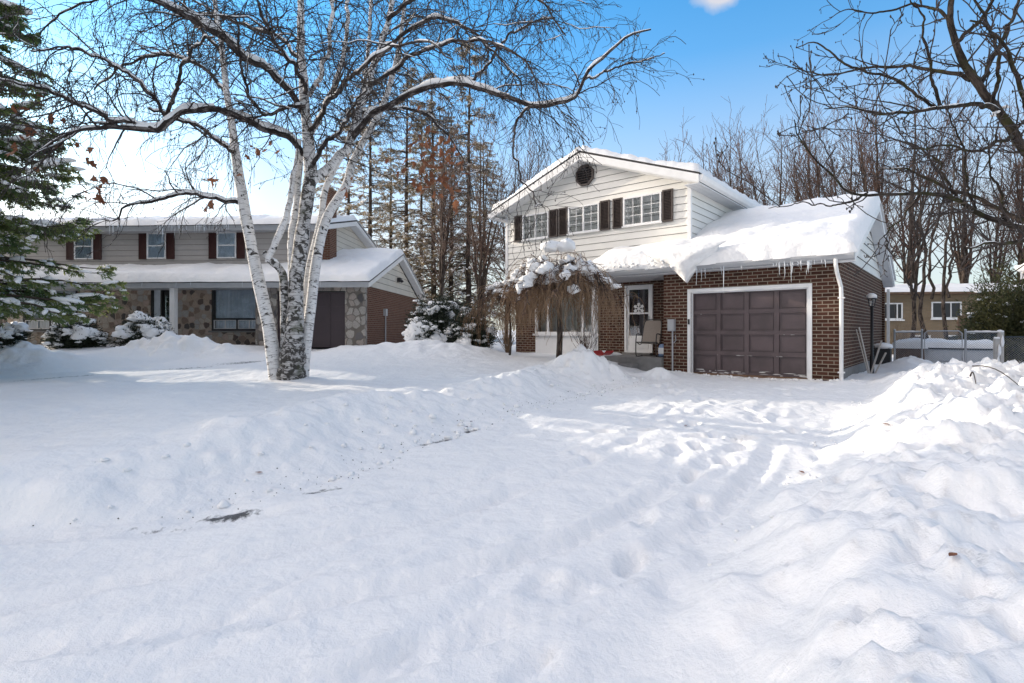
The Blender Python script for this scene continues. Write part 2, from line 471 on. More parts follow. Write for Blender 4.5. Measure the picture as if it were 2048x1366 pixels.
# the air brightens strongly towards the low sun
dt = nd(nt, 'ShaderNodeVectorMath', {0: tc.outputs['Generated'], 1: tuple(sdir)}, operation='DOT_PRODUCT').outputs['Value']
glow = ramp(nt, dt, [(.62, (0, 0, 0)), (.82, (.20, .20, .20)), (.93, (.55, .55, .55)), (1.0, (1, 1, 1))])
# bright glow added to the unseen sky at left, as a soft key light
cdir = (math.sin(math.radians(-92)) * math.cos(math.radians(30)), math.cos(math.radians(-92)) * math.cos(math.radians(30)), math.sin(math.radians(30)))
dk = nd(nt, 'ShaderNodeVectorMath', {0: tc.outputs['Generated'], 1: cdir}, operation='DOT_PRODUCT').outputs['Value']
key_glow = ramp(nt, math_(nt, 'ADD', dk, math_(nt, 'MULTIPLY', math_(nt, 'SUBTRACT', nz.outputs[0], .5), .12)), [(.80, (0, 0, 0)), (.93, (1, 1, 1))])
lit = nd(nt, 'ShaderNodeVectorMath', {0: CLOUD, 'Scale': math_(nt, 'ADD', math_(nt, 'MULTIPLY_ADD', glow, 1.9, 1.0), math_(nt, 'MULTIPLY', key_glow, 3.6))}, operation='SCALE').outputs[0]
# one small white cloud high over the roof
dc = Vector(((1440 - CX) / F, 1, (HY + 8) / F)).normalized()
dv = nd(nt, 'ShaderNodeVectorMath', {0: tc.outputs['Generated'], 1: tuple(dc)}, operation='SUBTRACT').outputs[0]
dv = nd(nt, 'ShaderNodeVectorMath', {0: dv, 1: (1.0, 1.0, 2.6)}, operation='MULTIPLY').outputs[0]
dl = nd(nt, 'ShaderNodeVectorMath', {0: dv}, operation='LENGTH').outputs['Value']
nz2 = nd(nt, 'ShaderNodeTexNoise', {'Vector': tc.outputs['Generated'], 'Scale': 22.0, 'Detail': 5.0})
puff = ramp(nt, math_(nt, 'ADD', dl, math_(nt, 'MULTIPLY', math_(nt, 'SUBTRACT', nz2.outputs[0], .5), .07)), [(.012, (.75, .75, .75)), (.050, (0, 0, 0))])
veil = math_(nt, 'MAXIMUM', math_(nt, 'MAXIMUM', math_(nt, 'MAXIMUM', veil, key_glow), puff), math_(nt, 'MULTIPLY', glow, math_(nt, 'MULTIPLY_ADD', sep.outputs[2], -1.5, 1.0)))
nt.links.new(mix(nt, veil, hs.outputs[2], lit), bg.inputs[0])
bg.inputs[1].default_value = .10
SC.view_settings.view_transform = 'Standard'; SC.view_settings.look = 'None'
SC.view_settings.exposure = .20; SC.view_settings.gamma = 1
SC.cycles.max_bounces = 8; SC.cycles.diffuse_bounces = 4; SC.cycles.transparent_max_bounces = 12
SC.cycles.use_denoising = True


# ------------------------------------------------------------------ ground
LY = np.array([-50, 2.6, 3.1, 3.5, 3.9, 4.3, 5.2, 7.26, 9.9, 11.9, 13.0, 14.5, 60])
LX = np.array([-400, -60, -22, -8.5, -4.6, -2.9, -1.9, -.63, 1.15, 2.55, 3.35, 3.9, 3.9])
RY = np.array([-50, 1.6, 2.3, 3.4, 4.2, 5.3, 7.5, 9.6, 11.3, 12.3, 60])
RX = np.array([-30, -.25, .32, 1.02, 1.72, 2.85, 4.45, 6.2, 7.6, 9.5, 11.5])
ND = np.array([(-7.9, 21.2, .50), (-8.3, 17.5, .40), (-9.3, 14.5, .22), (-11.6, 11.8, .08), (-15, 9.0, -.12), (-20, 5.5, -.42)])
MOUNDS = [(-11.2, 17.6, 1.5, .75, .62), (-9.3, 17.4, .6, .5, .25), (-14.2, 14.9, 1.7, .8, .55), (-17, 15.5, 1.8, .9, .5),
          (1.45, 12.5, .75, .6, .36), (2.2, 12.4, .5, .5, .16), (.5, 11.7, .8, .5, .12), (3.55, 13.05, .36, .26, .27), (-2.6, 16.4, 2.4, 1.2, .26),
          (7.9, 10.9, .8, .8, .14), (9.7, 12.6, 1.2, 1.0, .15), (11.7, 15.6, .6, .5, .35)]


def ground_z(X, Y, detail=True):
    X = np.asarray(X, float); Y = np.asarray(Y, float)
    zd = np.interp(Y, [-50, 1, 3, 6, 9, 12, 13.5, 60], [-.62, -.52, -.45, -.27, -.12, -.03, -.02, -.02])
    wl = fbm(X * .9, Y * .9, 2, 5) * .25
    dL = (np.interp(Y, LY, LX) - X) * .76 + wl
    dR = (X - np.interp(Y, RY, RX)) * .80 + fbm(X * 1.3, Y * 1.3, 2, 6) * .22
    # lawn to the left
    zl = np.interp(Y, [-50, 3.5, 5, 7, 9, 11.65, 14, 16.5, 19, 21.5, 60], [-.15, -.17, -.08, .03, .06, .10, .30, .52, .56, .52, .5])
    zl = zl - .17 * sstep(-4.2, -6.5, X) * sstep(10.5, 12.5, Y) * sstep(19.5, 17, Y)
    near_house = sstep(-1.8, .4, X) * sstep(12.5, 15, Y)
    zl = zl * (1 - near_house) + near_house * .30
    aL = sstep(0, 1.15, dL)
    z = zd * (1 - aL) + np.maximum(zl, zd) * aL
    z = z + .17 * np.exp(-((dL - 1.25) / .62) ** 2) * (.8 + .6 * fbm(X * .8, Y * .8, 2, 9)) * sstep(13.3, 11.5, Y)
    # bank and yard to the right
    zr = np.interp(Y, [-50, 1, 2.5, 5, 7.5, 9.5, 11, 12.5, 14.5, 18, 60], [-.1, -.02, .07, .30, .46, .47, .30, .16, .05, .06, .2])
    zr = zr - .05 * np.clip(X - 11, 0, 6) * sstep(11, 14, Y)
    aR = sstep(0, 1.2, dR)
    z = z * (1 - aR) + zr * aR
    # the neighbour's driveway
    best = np.full(X.shape, 99.0); zn = np.zeros(X.shape)
    for (x0, y0, z0), (x1, y1, z1) in zip(ND[:-1], ND[1:]):
        t = np.clip(((X - x0) * (x1 - x0) + (Y - y0) * (y1 - y0)) / ((x1 - x0) ** 2 + (y1 - y0) ** 2), 0, 1)
        d = np.hypot(X - x0 - t * (x1 - x0), Y - y0 - t * (y1 - y0))
        m = d < best
        best = np.where(m, d, best); zn = np.where(m, z0 + t * (z1 - z0), zn)
    aN = 1 - sstep(1.25, 1.95, best + fbm(X * 1.1, Y * 1.1, 2, 31) * .2)
    z = z * (1 - aN) + (zn - .12) * aN
    for cx, cy, sx, sy, h in MOUNDS:
        e = np.exp(-((X - cx) / sx) ** 2 - ((Y - cy) / sy) ** 2)
        z = z + h * e * (1 + .5 * fbm(X * 2.5, Y * 2.5, 3, 3))
    if not detail: return z
    bk = aR * sstep(13, 10.5, Y) + .40 * np.exp(-((dL - .9) / .65) ** 2) * sstep(14, 12, Y) * sstep(-5, -2.5, X)
    bk = np.clip(bk + .7 * np.exp(-((X - 1.6) / .9) ** 2 - ((Y - 12.3) / .7) ** 2) + .6 * np.exp(-((X + 11.2) / 1.7) ** 2 - ((Y - 17.4) / 1) ** 2), 0, 1)
    lump = np.maximum(fbm(X * 2.3, Y * 2.3, 3, 40, .5), -.35)
    lump2 = np.abs(fbm(X * 5.5, Y * 5.5, 3, 60))
    bl = 1 - np.abs(fbm(X * 3.1, Y * 3.1, 3, 44))
    z = z + bk * (.16 * lump + .10 * lump2 + .13 * (bl - .8) - .02)
    wx = X + .12 * fbm(X * 3, Y * 3, 2, 91); wy = Y + .12 * fbm(X * 3, Y * 3, 2, 92)
    bk = bk * (1 - .55 * sstep(5.5, 3, Y) * (X > 0))
    z = z + bk * (.10 * clods(wx * 1.7, wy * 1.7, 200) + .10 * clods(wx * 4.0, wy * 4.0, 210) + .06 * clods(wx * 8, wy * 8, 220) - .10)
    soft = fbm(X * .7, Y * .7, 4, 50)
    z = z + .05 * soft * (1 - aN * .5) + .03 * aL * (1 - aN) * fbm(X * 2.2, Y * 2.2, 3, 95)
    inD = (1 - aL) * (1 - aR)
    ca, sa = .60, .80
    al = X * ca + Y * sa; ac = X * sa - Y * ca
    rut = (1 - np.abs(fbm(ac * 1.7, al * .16, 2, 72))) ** 14 * (.5 + .5 * sstep(-.2, .3, fbm(X * .5, Y * .5, 2, 76)))
    tr_ = np.exp(-((ac - (2.75 * .80 - 8.6 * .60)) / 1.0) ** 2)
    z = z + inD * (.024 * fbm(ac * 3.6, al * .4, 3, 70) - .055 * rut * (1 - .7 * sstep(5, 7.5, Y)) + .010 * fbm(X * 6, Y * 6, 3, 71) + .012 * fbm(X * 1.6, Y * 1.6, 2, 73))
    # shovelled crumbs along the foot of the left bank
    crumb = np.exp(-((dL + .05) / .25) ** 2) * sstep(13, 11.5, Y)
    z = z + crumb * (.035 * np.clip(fbm(X * 8, Y * 8, 2, 80), 0, 1) - .03)
    return z


def clods(x, y, seed):
    ix = np.floor(x); iy = np.floor(y); best = np.full(x.shape, 9.0); val = np.zeros(x.shape)
    for i in (-1, 0, 1):
        for j in (-1, 0, 1):
            cx = ix + i; cy = iy + j
            px_ = cx + .5 + .45 * _h(cx, cy, seed); py_ = cy + .5 + .45 * _h(cx, cy, seed + 1)
            d = np.hypot(x - px_, y - py_); m = d < best
            best = np.where(m, d, best); val = np.where(m, .5 + .5 * _h(cx, cy, seed + 2), val)
    return val * np.sqrt(np.clip(1 - (best / .62) ** 2, 0, 1))


def stamps():
    out = []
    r = random.Random(3)

    def walk(pts, side=.13, step=.62, deep=.085):
        pts = np.array(pts, float)
        L = np.concatenate([[0], np.cumsum(np.hypot(*np.diff(pts, axis=0).T))])
        s = 0; k = 0
        while s < L[-1]:
            x = np.interp(s, L, pts[:, 0]); y = np.interp(s, L, pts[:, 1])
            x2 = np.interp(s + .2, L, pts[:, 0]); y2 = np.interp(s + .2, L, pts[:, 1])
            a = math.atan2(y2 - y, x2 - x) + r.uniform(-.2, .2)
            sd = side * (1 if k % 2 else -1)
            out.append((x - math.sin(a) * sd + r.uniform(-.05, .05), y + math.cos(a) * sd, a, deep * r.uniform(.6, 1.1)))
            s += step * r.uniform(.85, 1.15); k += 1
    walk([(3.5, 12.6), (3.0, 10.6), (2.9, 9.0), (2.6, 7.2), (2.1, 5.6), (1.1, 4.2), (.3, 3.2), (-.3, 2.2)])
    walk([(3.7, 12.6), (3.3, 11), (3.3, 9.3), (3.7, 7.8), (3.6, 6.8)])
    walk([(3.6, 12.4), (3.1, 10.2), (2.6, 8.4), (2.4, 7.0)], deep=.05)
    walk([(1.2, 7.2), (2.1, 7.1), (3.0, 6.6)])
    walk([(-1.2, 2.3), (-.5, 2.8), (.6, 3.2), (1.6, 4.0)], deep=.03)
    walk([(1.9, 6.2), (2.6, 5.3)], deep=.03)
    for _ in range(30):
        Y = r.uniform(5.6, 11.5); xl = np.interp(Y, LY, LX); xr = np.interp(Y, RY, RX)
        out.append((xl + (xr - xl) * r.uniform(.35, .9), Y, r.uniform(0, 6), .045 * r.uniform(.5, 1.2)))
    return out


def axis(lo, hi, step, far, g=1.22):
    a = list(np.arange(lo, hi, step)); s = step; x = a[-1]
    while x < far: s = min(s * g, 60); x += s; a.append(x)
    s = step; x = lo; pre = []
    while x > -far: s = min(s * g, 60); x -= s; pre.append(x)
    return np.array(pre[::-1] + a)


gx = axis(-16, 13, .048, 900); gy = axis(1.6, 20.5, .048, 900)
GX, GY = np.meshgrid(gx, gy)
GZ = ground_z(GX, GY)
for x, y, a, d in stamps():
    ix0, ix1 = np.searchsorted(gx, [x - .35, x + .35]); iy0, iy1 = np.searchsorted(gy, [y - .35, y + .35])
    sx = GX[iy0:iy1, ix0:ix1] - x; sy = GY[iy0:iy1, ix0:ix1] - y
    l = (sx * math.cos(a) + sy * math.sin(a)) / .155; w = (-sx * math.sin(a) + sy * math.cos(a)) / .075
    q = l * l + w * w
    GZ[iy0:iy1, ix0:ix1] += -d * min(1, .3 + y / 9) * (1 / (1 + q ** 4)) + d * min(1, .3 + y / 9) * .16 * np.exp(-((np.sqrt(q) - 1.5) / .4) ** 2)
def resample(P, R, n):
    P = np.asarray(P, float); R = np.asarray(R, float)
    L = np.concatenate([[0], np.cumsum(np.linalg.norm(np.diff(P, axis=0), axis=1))])
    t = np.linspace(0, L[-1], n)
    # Catmull-Rom through the control points
    out = np.empty((n, 3))
    k = np.clip(np.searchsorted(L, t, side='right') - 1, 0, len(P) - 2)
    Pp = np.vstack([2 * P[0] - P[1], P, 2 * P[-1] - P[-2]])
    u = ((t - L[k]) / (L[k + 1] - L[k] + 1e-9))[:, None]
    p0, p1, p2, p3 = Pp[k], Pp[k + 1], Pp[k + 2], Pp[k + 3]
    out = .5 * (2 * p1 + (p2 - p0) * u + (2 * p0 - 5 * p1 + 4 * p2 - p3) * u ** 2 + (3 * p1 - p0 - 3 * p2 + p3) * u ** 3)
    return out, np.interp(t, L, R)


def tracks(path, depth, width=.10):
    pts = np.array(path, float); P2, _ = resample(np.c_[pts, np.zeros(len(pts))], np.ones(len(pts)), 90)
    m = (GY < 13.2) & (GY > 1.7) & (GX > -7) & (GX < 8)
    x = GX[m]; y = GY[m]; best = np.full(x.shape, 9.0); al = np.zeros(x.shape); sg = np.zeros(x.shape); L = 0
    for (x0, y0, _), (x1, y1, _) in zip(P2[:-1], P2[1:]):
        dx, dy = x1 - x0, y1 - y0; ll = math.hypot(dx, dy)
        t = np.clip(((x - x0) * dx + (y - y0) * dy) / ll ** 2, 0, 1); d = np.hypot(x - x0 - t * dx, y - y0 - t * dy)
        k = d < best; best = np.where(k, d, best); al = np.where(k, L + t * ll, al); L += ll
    q = np.abs(best - .76) / width
    pat = .55 + .45 * sstep(-.35, .25, fbm(al * .5, best, 2, 301))
    z = -depth * np.exp(-q ** 4) * (1 - .25 * np.cos(al * 42 + best * 30)) + depth * .45 * np.exp(-((q - 1.55) / .45) ** 2)
    GZ[m] += z * pat * (1 - .85 * sstep(4.6, 7.0, y))


tracks([(-4.5, 1.7), (-1.6, 2.9), (.6, 4.4), (2.2, 6.4), (3.5, 8.8), (4.8, 11.2), (5.7, 12.9)], .045)
tracks([(-7, 2.9), (-3, 3.3), (-.4, 4.3), (1.5, 6.2), (3.0, 8.4), (4.4, 11.0), (5.3, 12.9)], .035)
tracks([(-3.0, 1.7), (.4, 3.0), (2.0, 4.6), (3.1, 7.2), (4.2, 9.6), (5.4, 12.6)], .03)
bare = np.zeros(GX.shape)
for cx, cy, sx, sy, a, h in [(-2.35, 4.42, .30, .09, .12, .95), (-1.75, 4.95, .30, .09, .45, .7), (-2.7, 4.2, .4, .08, .1, .45), (-.55, 7.3, .16, .06, .75, 1.0), (-.95, 6.75, .42, .06, .85, .72),
                             (-1.4, 5.75, .3, .06, .7, .5), (-1.0, 5.5, .25, .05, .7, .45), (.1, 8.4, .3, .05, .95, .45), (.9, 9.6, .3, .05, .95, .42), (1.9, 11.1, .3, .05, .95, .42),
                             (-7.6, 15.9, 1.5, .45, .5, .66), (-8.9, 14.6, 1.2, .3, .6, .62), (-10.6, 12.6, 1.3, .3, .75, .56), (-12.6, 10.9, 1.2, .25, .75, .5), (-7.8, 20.4, 1.2, .3, 0, .5), (3.35, 13.8, .5, .35, -.7, .7),
                             (6.1, 13.1, 1.0, .10, -.70, .5)]:
    dx = GX - cx; dy = GY - cy
    l = (dx * math.cos(a) + dy * math.sin(a)) / sx; w = (-dx * math.sin(a) + dy * math.cos(a)) / sy
    e = np.exp(-(l * l + w * w))
    bare = np.maximum(bare, h * e); GZ -= .03 * e * (h > .6)
g = MB()
ny, nx = GX.shape
idx = np.arange(ny * nx).reshape(ny, nx)
g.add(np.stack([GX, GY, GZ], -1).reshape(-1, 3), np.stack([idx[:-1, :-1], idx[:-1, 1:], idx[1:, 1:], idx[1:, :-1]], -1).reshape(-1, 4))
g.attr['bare'] = bare.ravel()
gr = g.build('ground', M['ground'], smooth=True); gr['kind'] = 'structure'


def gz(x, y):
    return float(ground_z(np.array([x]), np.array([y]))[0])


# ------------------------------------------------------------------ shared pieces
_t = (1 + 5 ** .5) / 2


def ico(sub):
    import bmesh
    bm = bmesh.new(); bmesh.ops.create_icosphere(bm, subdivisions=sub, radius=1)
    v = np.array([p.co[:] for p in bm.verts]); f = np.array([[q.index for q in p.verts] for p in bm.faces]); bm.free()
    return v, f


ICO1, ICO2, ICO3 = ico(1), ico(2), ico(3)


def blobs(mb, C, S, ic=ICO2, rough=.22, flat=.55, mi=0, rng=RNG, D=None):
    """lumpy snow cushions: centres C (m,3), sizes S (m,3)"""
    v, f = ic; m = len(C)
    if m == 0: return
    C = np.asarray(C, float); S = np.asarray(S, float)
    if S.ndim == 1: S = np.stack([S, S, S * flat], 1)
    ph = rng.uniform(0, 40, (m, 1))
    n = 1 + rough * (vnoise(v[None, :, 0] * 1.7 + ph, v[None, :, 1] * 1.7 + v[None, :, 2] * 1.3, 4) + .6 * vnoise(v[None, :, 0] * 3.7 + ph, v[None, :, 1] * 3.7 - v[None, :, 2] * 3.1, 5))
    vv = v[None] * n[:, :, None]
    vv = np.where(vv[:, :, 2:3] < 0, vv * np.array([1, 1, .55]), vv)
    Lc = vv * S[:, None]
    if D is not None:
        ex = D / (np.linalg.norm(D, axis=1, keepdims=True) + 1e-9); ey = np.cross([0, 0, 1.0], ex); ey /= np.linalg.norm(ey, axis=1, keepdims=True) + 1e-9; ez = np.cross(ex, ey)
        Lc = Lc[:, :, 0:1] * ex[:, None] + Lc[:, :, 1:2] * ey[:, None] + Lc[:, :, 2:3] * ez[:, None]
    V = C[:, None] + Lc
    k = len(v)
    mb.add(V.reshape(-1, 3), (f[None] + (np.arange(m) * k)[:, None, None]).reshape(-1, 3), mi)


def snow_sheet(mb, o, ex, ey, lx, ly, T, R=.22, step=.09, seed=0, drop=0.0, lump=.05, edge=.05, mi=0):
    """a snow blanket on a sloping plane: o corner, ex/ey unit vectors, T depth, rounded edges; drop sags the y=0 edge"""
    o, ex, ey = [np.asarray(q, float) for q in (o, ex, ey)]
    nx_ = max(8, int(lx / step)); ny_ = max(8, int(ly / step))
    a, b = np.meshgrid(np.linspace(0, lx, nx_), np.linspace(0, ly, ny_))
    d = np.minimum(np.minimum(a, lx - a), np.minimum(b, ly - b))
    t = np.clip(d / R, 0, 1)
    prof = np.sqrt(np.clip(1 - (1 - t) ** 2, 0, 1))
    h = T * prof * (1 + .35 * fbm(a * .9 + seed, b * .9, 3, seed)) + lump * prof * fbm(a * 3.5, b * 3.5, 3, seed + 3)
    eb = edge * fbm(a * 2.2 + seed * 3, b * 0 + seed, 3, seed + 7) * np.exp(-b / .25)
    sag = -drop * np.exp(-(b / .22) ** 2)
    top = o + a[..., None] * ex + (b + eb)[..., None] * ey; top[..., 2] += h + sag
    bot = o + a[..., None] * ex + (b + eb)[..., None] * ey; bot[..., 2] += sag
    I = np.arange(nx_ * ny_).reshape(ny_, nx_)
    q = np.stack([I[:-1, :-1], I[:-1, 1:], I[1:, 1:], I[1:, :-1]], -1).reshape(-1, 4)
    mb.add(top.reshape(-1, 3), q, mi); mb.add(bot.reshape(-1, 3), q[:, ::-1].copy(), mi)


def lap_wall(mb, x0, x1, zfun, y, z0, z1, lap=.21, axis=1, sgn=-1, gap=.010, out=.022, clip=None):
    """lap siding boards on the plane y (axis 1) or x (axis 0); sgn = outward direction; clip(zmid)-> (a,b) limits along the wall"""
    z = z0
    while z < z1 - .01:
        zt = min(z + lap, z1)
        a0, b0 = clip(z) if clip else (x0, x1)
        a1, b1 = clip(zt) if clip else (x0, x1)
        if b1 - a1 < .02: zt = z + (zt - z) * .98; a1, b1 = clip(zt); 
        if b1 <= a1: a1 = b1 = (a1 + b1) / 2
        yo = y + sgn * out; yi = y + sgn * .003; yg = y + sgn * .010
        def pt(t, yy, zz): return (t, yy, zz) if axis == 1 else (yy, t, zz)
        f = (0, 1, 2, 3) if (axis == 1) == (sgn < 0) else (3, 2, 1, 0)
        mb.add([pt(a0, yo, z + gap), pt(b0, yo, z + gap), pt(b1, yi, zt), pt(a1, yi, zt)], [f], 0)
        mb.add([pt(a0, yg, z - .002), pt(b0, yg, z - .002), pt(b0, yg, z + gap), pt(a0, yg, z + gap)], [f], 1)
        mb.add([pt(a0, yg, z + gap), pt(b0, yg, z + gap), pt(b0, yo, z + gap), pt(a0, yo, z + gap)], [f], 0)
        z += lap


def curtain(mb, x0, x1, y, z0, z1, seed=0, amp=.025, wl=.09, mi=0):
    n = max(8, int((x1 - x0) / .015))
    x = np.linspace(x0, x1, n)
    yy = y + amp * np.sin(x / wl * 2 * PI + 2 * fbm(x * 2, x * 0 + seed, 2, seed)) + .02 * fbm(x * 3, x * 0, 2, seed + 1)
    v = np.concatenate([np.stack([x, yy, np.full(n, z0)], 1), np.stack([x, yy, np.full(n, z1)], 1)])
    i = np.arange(n - 1)
    mb.add(v, np.stack([i, i + 1, n + i + 1, n + i], 1), mi)


def frame_boxes(mb, x0, x1, z0, z1, y0, y1, w, mi=0):
    mb.box(x0, x1, y0, y1, z0, z0 + w, mi); mb.box(x0, x1, y0, y1, z1 - w, z1, mi)
    mb.box(x0, x0 + w, y0, y1, z0 + w, z1 - w, mi); mb.box(x1 - w, x1, y0, y1, z0 + w, z1 - w, mi)


def icicles(parent, spots, rng):
    """spots: (x, y, z, length)"""
    for x, y, z, L in spots:
        n = 7; L = L * .8
        t = np.linspace(0, 1, n)
        P = np.stack([x + .012 * np.cumsum(rng.normal(0, .35, n)), y + .012 * np.cumsum(rng.normal(0, .35, n)), z - L * t], 1)
        r = (.006 + .010 * min(L, .8)) * (1 - t) ** .8 * (1 + .18 * np.sin(t * 19 + x * 9)) + .0015
        mb = MB(); mb.tube(P, r, 6)
        mb.build('icicle', M['ice'], parent, True)


# ------------------------------------------------------------------ the brick house
A = math.radians(40)
house = empty('brick_house', (7.4154, 12.1518, 0), -A)
tag(house, 'two-storey house of dark brown brick and white siding with a brown garage door', 'house')
XR, XL = -3.82, -10.69           # upper storey, right and left
YU, YLW, YB = .90, 1.40, 9.2     # upper front wall, lower front wall, back
GY_ = 8.2                        # garage depth
GX0 = -4.21
DX0, DX1, DZ = -3.44, -.65, 2.13


def hm(name, mb, m, parent=None, smooth=False): return mb.build(name, m, parent or house, smooth)


b = MB()
b.box(GX0, DX0 - .0, 0, .22, -.15, 2.76); b.box(DX1, 0, 0, .22, -.15, 2.76); b.box(DX0, DX1, 0, .22, DZ + .09, 2.76)
b.box(-.22, 0, .22, GY_, .22, 2.80); b.box(GX0, GX0 + .22, .22, YLW, -.15, 2.76)
b.box(-9.72 + .0, -9.72 + .0001, YLW, YLW + .01, 0, .1)
b.box(XL + .03, -9.72, YLW, YLW + .2, -.1, 3.0); b.box(-7.12, -6.16, YLW, YLW + .2, -.1, 3.3); b.box(-5.18, GX0, YLW, YLW + .2, -.1, 3.3)
b.box(-6.16, -5.18, YLW, YLW + .2, 2.55, 3.3); b.box(-9.72, -7.12, YLW, YLW + .2, 2.62, 3.0)
b.box(XL + .03, XL + .23, YLW + .2, YB, -.1, 3.0); b.box(XL + .23, 0, YB - .2, YB, -.1, 2.8)
hm('brick_wall', b, M['brick'])
b = MB(); b.box(-.235, .015, .22, GY_, -.3, .219); b.box(XL + .02, -.01, YB - .19, YB + .01, -.3, -.101)
hm('foundation', b, M['concrete'])
# dark core closing the rooms
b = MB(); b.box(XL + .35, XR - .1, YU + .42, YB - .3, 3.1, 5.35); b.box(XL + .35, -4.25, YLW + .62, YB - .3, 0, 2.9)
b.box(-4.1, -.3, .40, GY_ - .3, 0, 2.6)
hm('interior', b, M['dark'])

# upper walls
def gab(z):                       # siding limits on the front gable
    h = max(0.0, (z - 5.36) / .37)
    return (XL + h, XR - h)


s = MB(); lap_wall(s, XL, XR, None, YU, 2.86, 6.72, clip=lambda z: (XL, XR) if z <= 5.36 else gab(z))
hm('front_siding', s, [M['siding'], M['lapline']])
s = MB(); s.prism([(XL, 2.85), (XR, 2.85), (XR, 5.36), ((XL + XR) / 2, 6.72), (XL, 5.36)], 1, YU, YB)
hm('upper_wall', s, M['siding'])
s = MB(); lap_wall(s, YU, YB, None, XR, 2.86, 5.36, axis=0, sgn=1, clip=lambda z: (YU, YB))
hm('side_siding', s, [M['siding'], M['lapline']])
s = MB()
s.box(XR - .07, XR + .035, YU - .035, YU + .07, 2.85, 5.35); s.box(XL - .035, XL + .07, YU - .035, YU + .07, 2.85, 5.35)
s.box(XL - .035, XR + .035, YU - .03, YU + .5, 2.80, 2.853)
hm('corner_trim', s, M['white'])

# main roof: ridge runs back along y
xm = (XL + XR) / 2; RO = .42
zr_, ze_ = 6.86, 5.45
def main_roof():
    b = MB()
    y0, y1 = .48, YB + .3
    L, R_ = XL - RO, XR + RO
    b.prism([(L, ze_), (xm, zr_), (R_, ze_), (R_, ze_ - .05), (xm, zr_ - .06), (L, ze_ - .05)], 1, y0, y1, 0)
    return b.build('roof', M['roof'], house)
roof = main_roof()
b = MB()
for sg, xe in ((1, XR + RO), (-1, XL - RO)):        # barge boards on the front rake, soffits, fascia and gutter
    b.prism([(xe, ze_ - .055), (xm, zr_ - .065), (xm, zr_ - .29), (xe, ze_ - .27)], 1, .45, .49, 0)
    b.prism([(xe - sg * .02, ze_ - .26), (xm, zr_ - .28), (xm, zr_ - .31), (xe - sg * .02, ze_ - .29)], 1, .49, YU - .02, 0)
hm('barge_board', b, M['white'])
b = MB()
for sg, xw, xe in ((1, XR, XR + RO), (-1, XL, XL - RO)):
    b.box(min(xw, xe), max(xw, xe), .50, YB + .3, ze_ - .29, ze_ - .27, 0)
    for k in range(60):
        y = .6 + k * .15
        b.box(min(xw, xe) + .02, max(xw, xe) - .02, y, y + .012, ze_ - .296, ze_ - .29, 1)
hm('soffit', b, [M['soffit'], M['gray']])
b = MB()
for sg, xe in ((1, XR + RO), (-1, XL - RO)):
    b.prism([(xe + sg * .005, ze_ - .25), (xe + sg * .005, ze_ - .07), (xe + sg * .12, ze_ - .07), (xe + sg * .12, ze_ - .11), (xe + sg * .085, ze_ - .20)], 1, .47, YB + .3)
hm('gutter', b, M['white'])
sl_ = math.hypot(xm - XL + RO, zr_ - ze_)
s = MB()
for sg, xe in ((1, XR + RO), (-1, XL - RO)):
    ey = np.array([xm - xe, 0, zr_ - ze_]) / sl_
    snow_sheet(s, (xe + sg * .0, .44 if sg > 0 else YB + .32, ze_ + .004), (0, 1 if sg > 0 else -1, 0), ey, YB - .12, sl_ + .02, .19, .12, .09, 12 + sg, lump=.08, edge=.02)
s.build('snow', M['snow'], roof, True)

# garage and porch roof
GE = -.32; gse, gsr, gyr = 2.86, 4.75, 4.2
def garage_roof():
    b = MB()
    b.prism([(GE, gse), (gyr, gsr), (GY_ + .32, gse - .02), (GY_ + .32, gse - .07), (gyr, gsr - .07), (GE, gse - .06)], 0, XR + .02, .32, 0)
    b.prism([(GE, gse), (YU + .2, gse + .42 * (YU + .2 - GE)), (YU + .2, gse + .42 * (YU + .2 - GE) - .06), (GE, gse - .06)], 0, -6.48, XR + .02, 0)
    return b.build('garage_roof', M['roof'], house)
groof = garage_roof()
b = MB()
b.prism([(GE - .03, gse - .06), (gyr, gsr - .075), (gyr, gsr - .27), (GE - .03, gse - .22)], 0, .30, .335)
b.prism([(GY_ + .34, gse - .08), (gyr, gsr - .075), (gyr, gsr - .27), (GY_ + .34, gse - .24)], 0, .30, .335)
b.box(-6.50, .30, GE - .03, GE - .002, gse - .21, gse - .062); b.box(-6.50, -6.47, GE, YU, gse - .21, gse - .05)
hm('fascia', b, M['white'])
b = MB()
b.box(-6.47, .30, GE, 0, gse - .21, gse - .19); b.box(-6.47, GX0, 0, YLW, gse - .21, gse - .19)
for k in range(20): b.box(-6.45 + k * .115, -6.44 + k * .115, GE + .02, YLW - .02, gse - .216, gse - .21, 1)
b.prism([(GE, gse - .21), (gyr, gsr - .25), (gyr, gsr - .28), (GE, gse - .24)], 0, .02, .30); b.prism([(GY_ + .3, gse - .23), (gyr, gsr - .25), (gyr, gsr - .28), (GY_ + .3, gse - .26)], 0, .02, .30)
hm('porch_soffit', b, [M['soffit'], M['gray']])
b = MB()
b.prism([(GE - .035, gse - .20), (GE - .035, gse - .05), (GE - .145, gse - .05), (GE - .145, gse - .10), (GE - .11, gse - .17)], 0, -6.5, .33)
hm('eavestrough', b, M['gray'])
s = MB(); s.prism([(0, 2.80), (GY_, 2.80), (gyr, gsr - .28)], 0, -.2, -.01); hm('gable_wall', s, M['siding'])
def ggab(z):
    h = (z - 2.74) / .437
    return (max(0, h * 1.0), min(GY_, GY_ - (z - 2.74) / .47))
s = MB(); lap_wall(s, 0, 0, None, -.005, 2.80, 4.46, lap=.25, axis=0, sgn=1, clip=ggab, gap=.016, out=.026); hm('gable_siding', s, [M['siding'], M['lapline']])
ln = math.hypot(gyr - GE + .1, .42 * (gyr - GE + .1))
s = MB()
ey = np.array([0, gyr - GE, gsr - gse]); ey /= np.linalg.norm(ey)
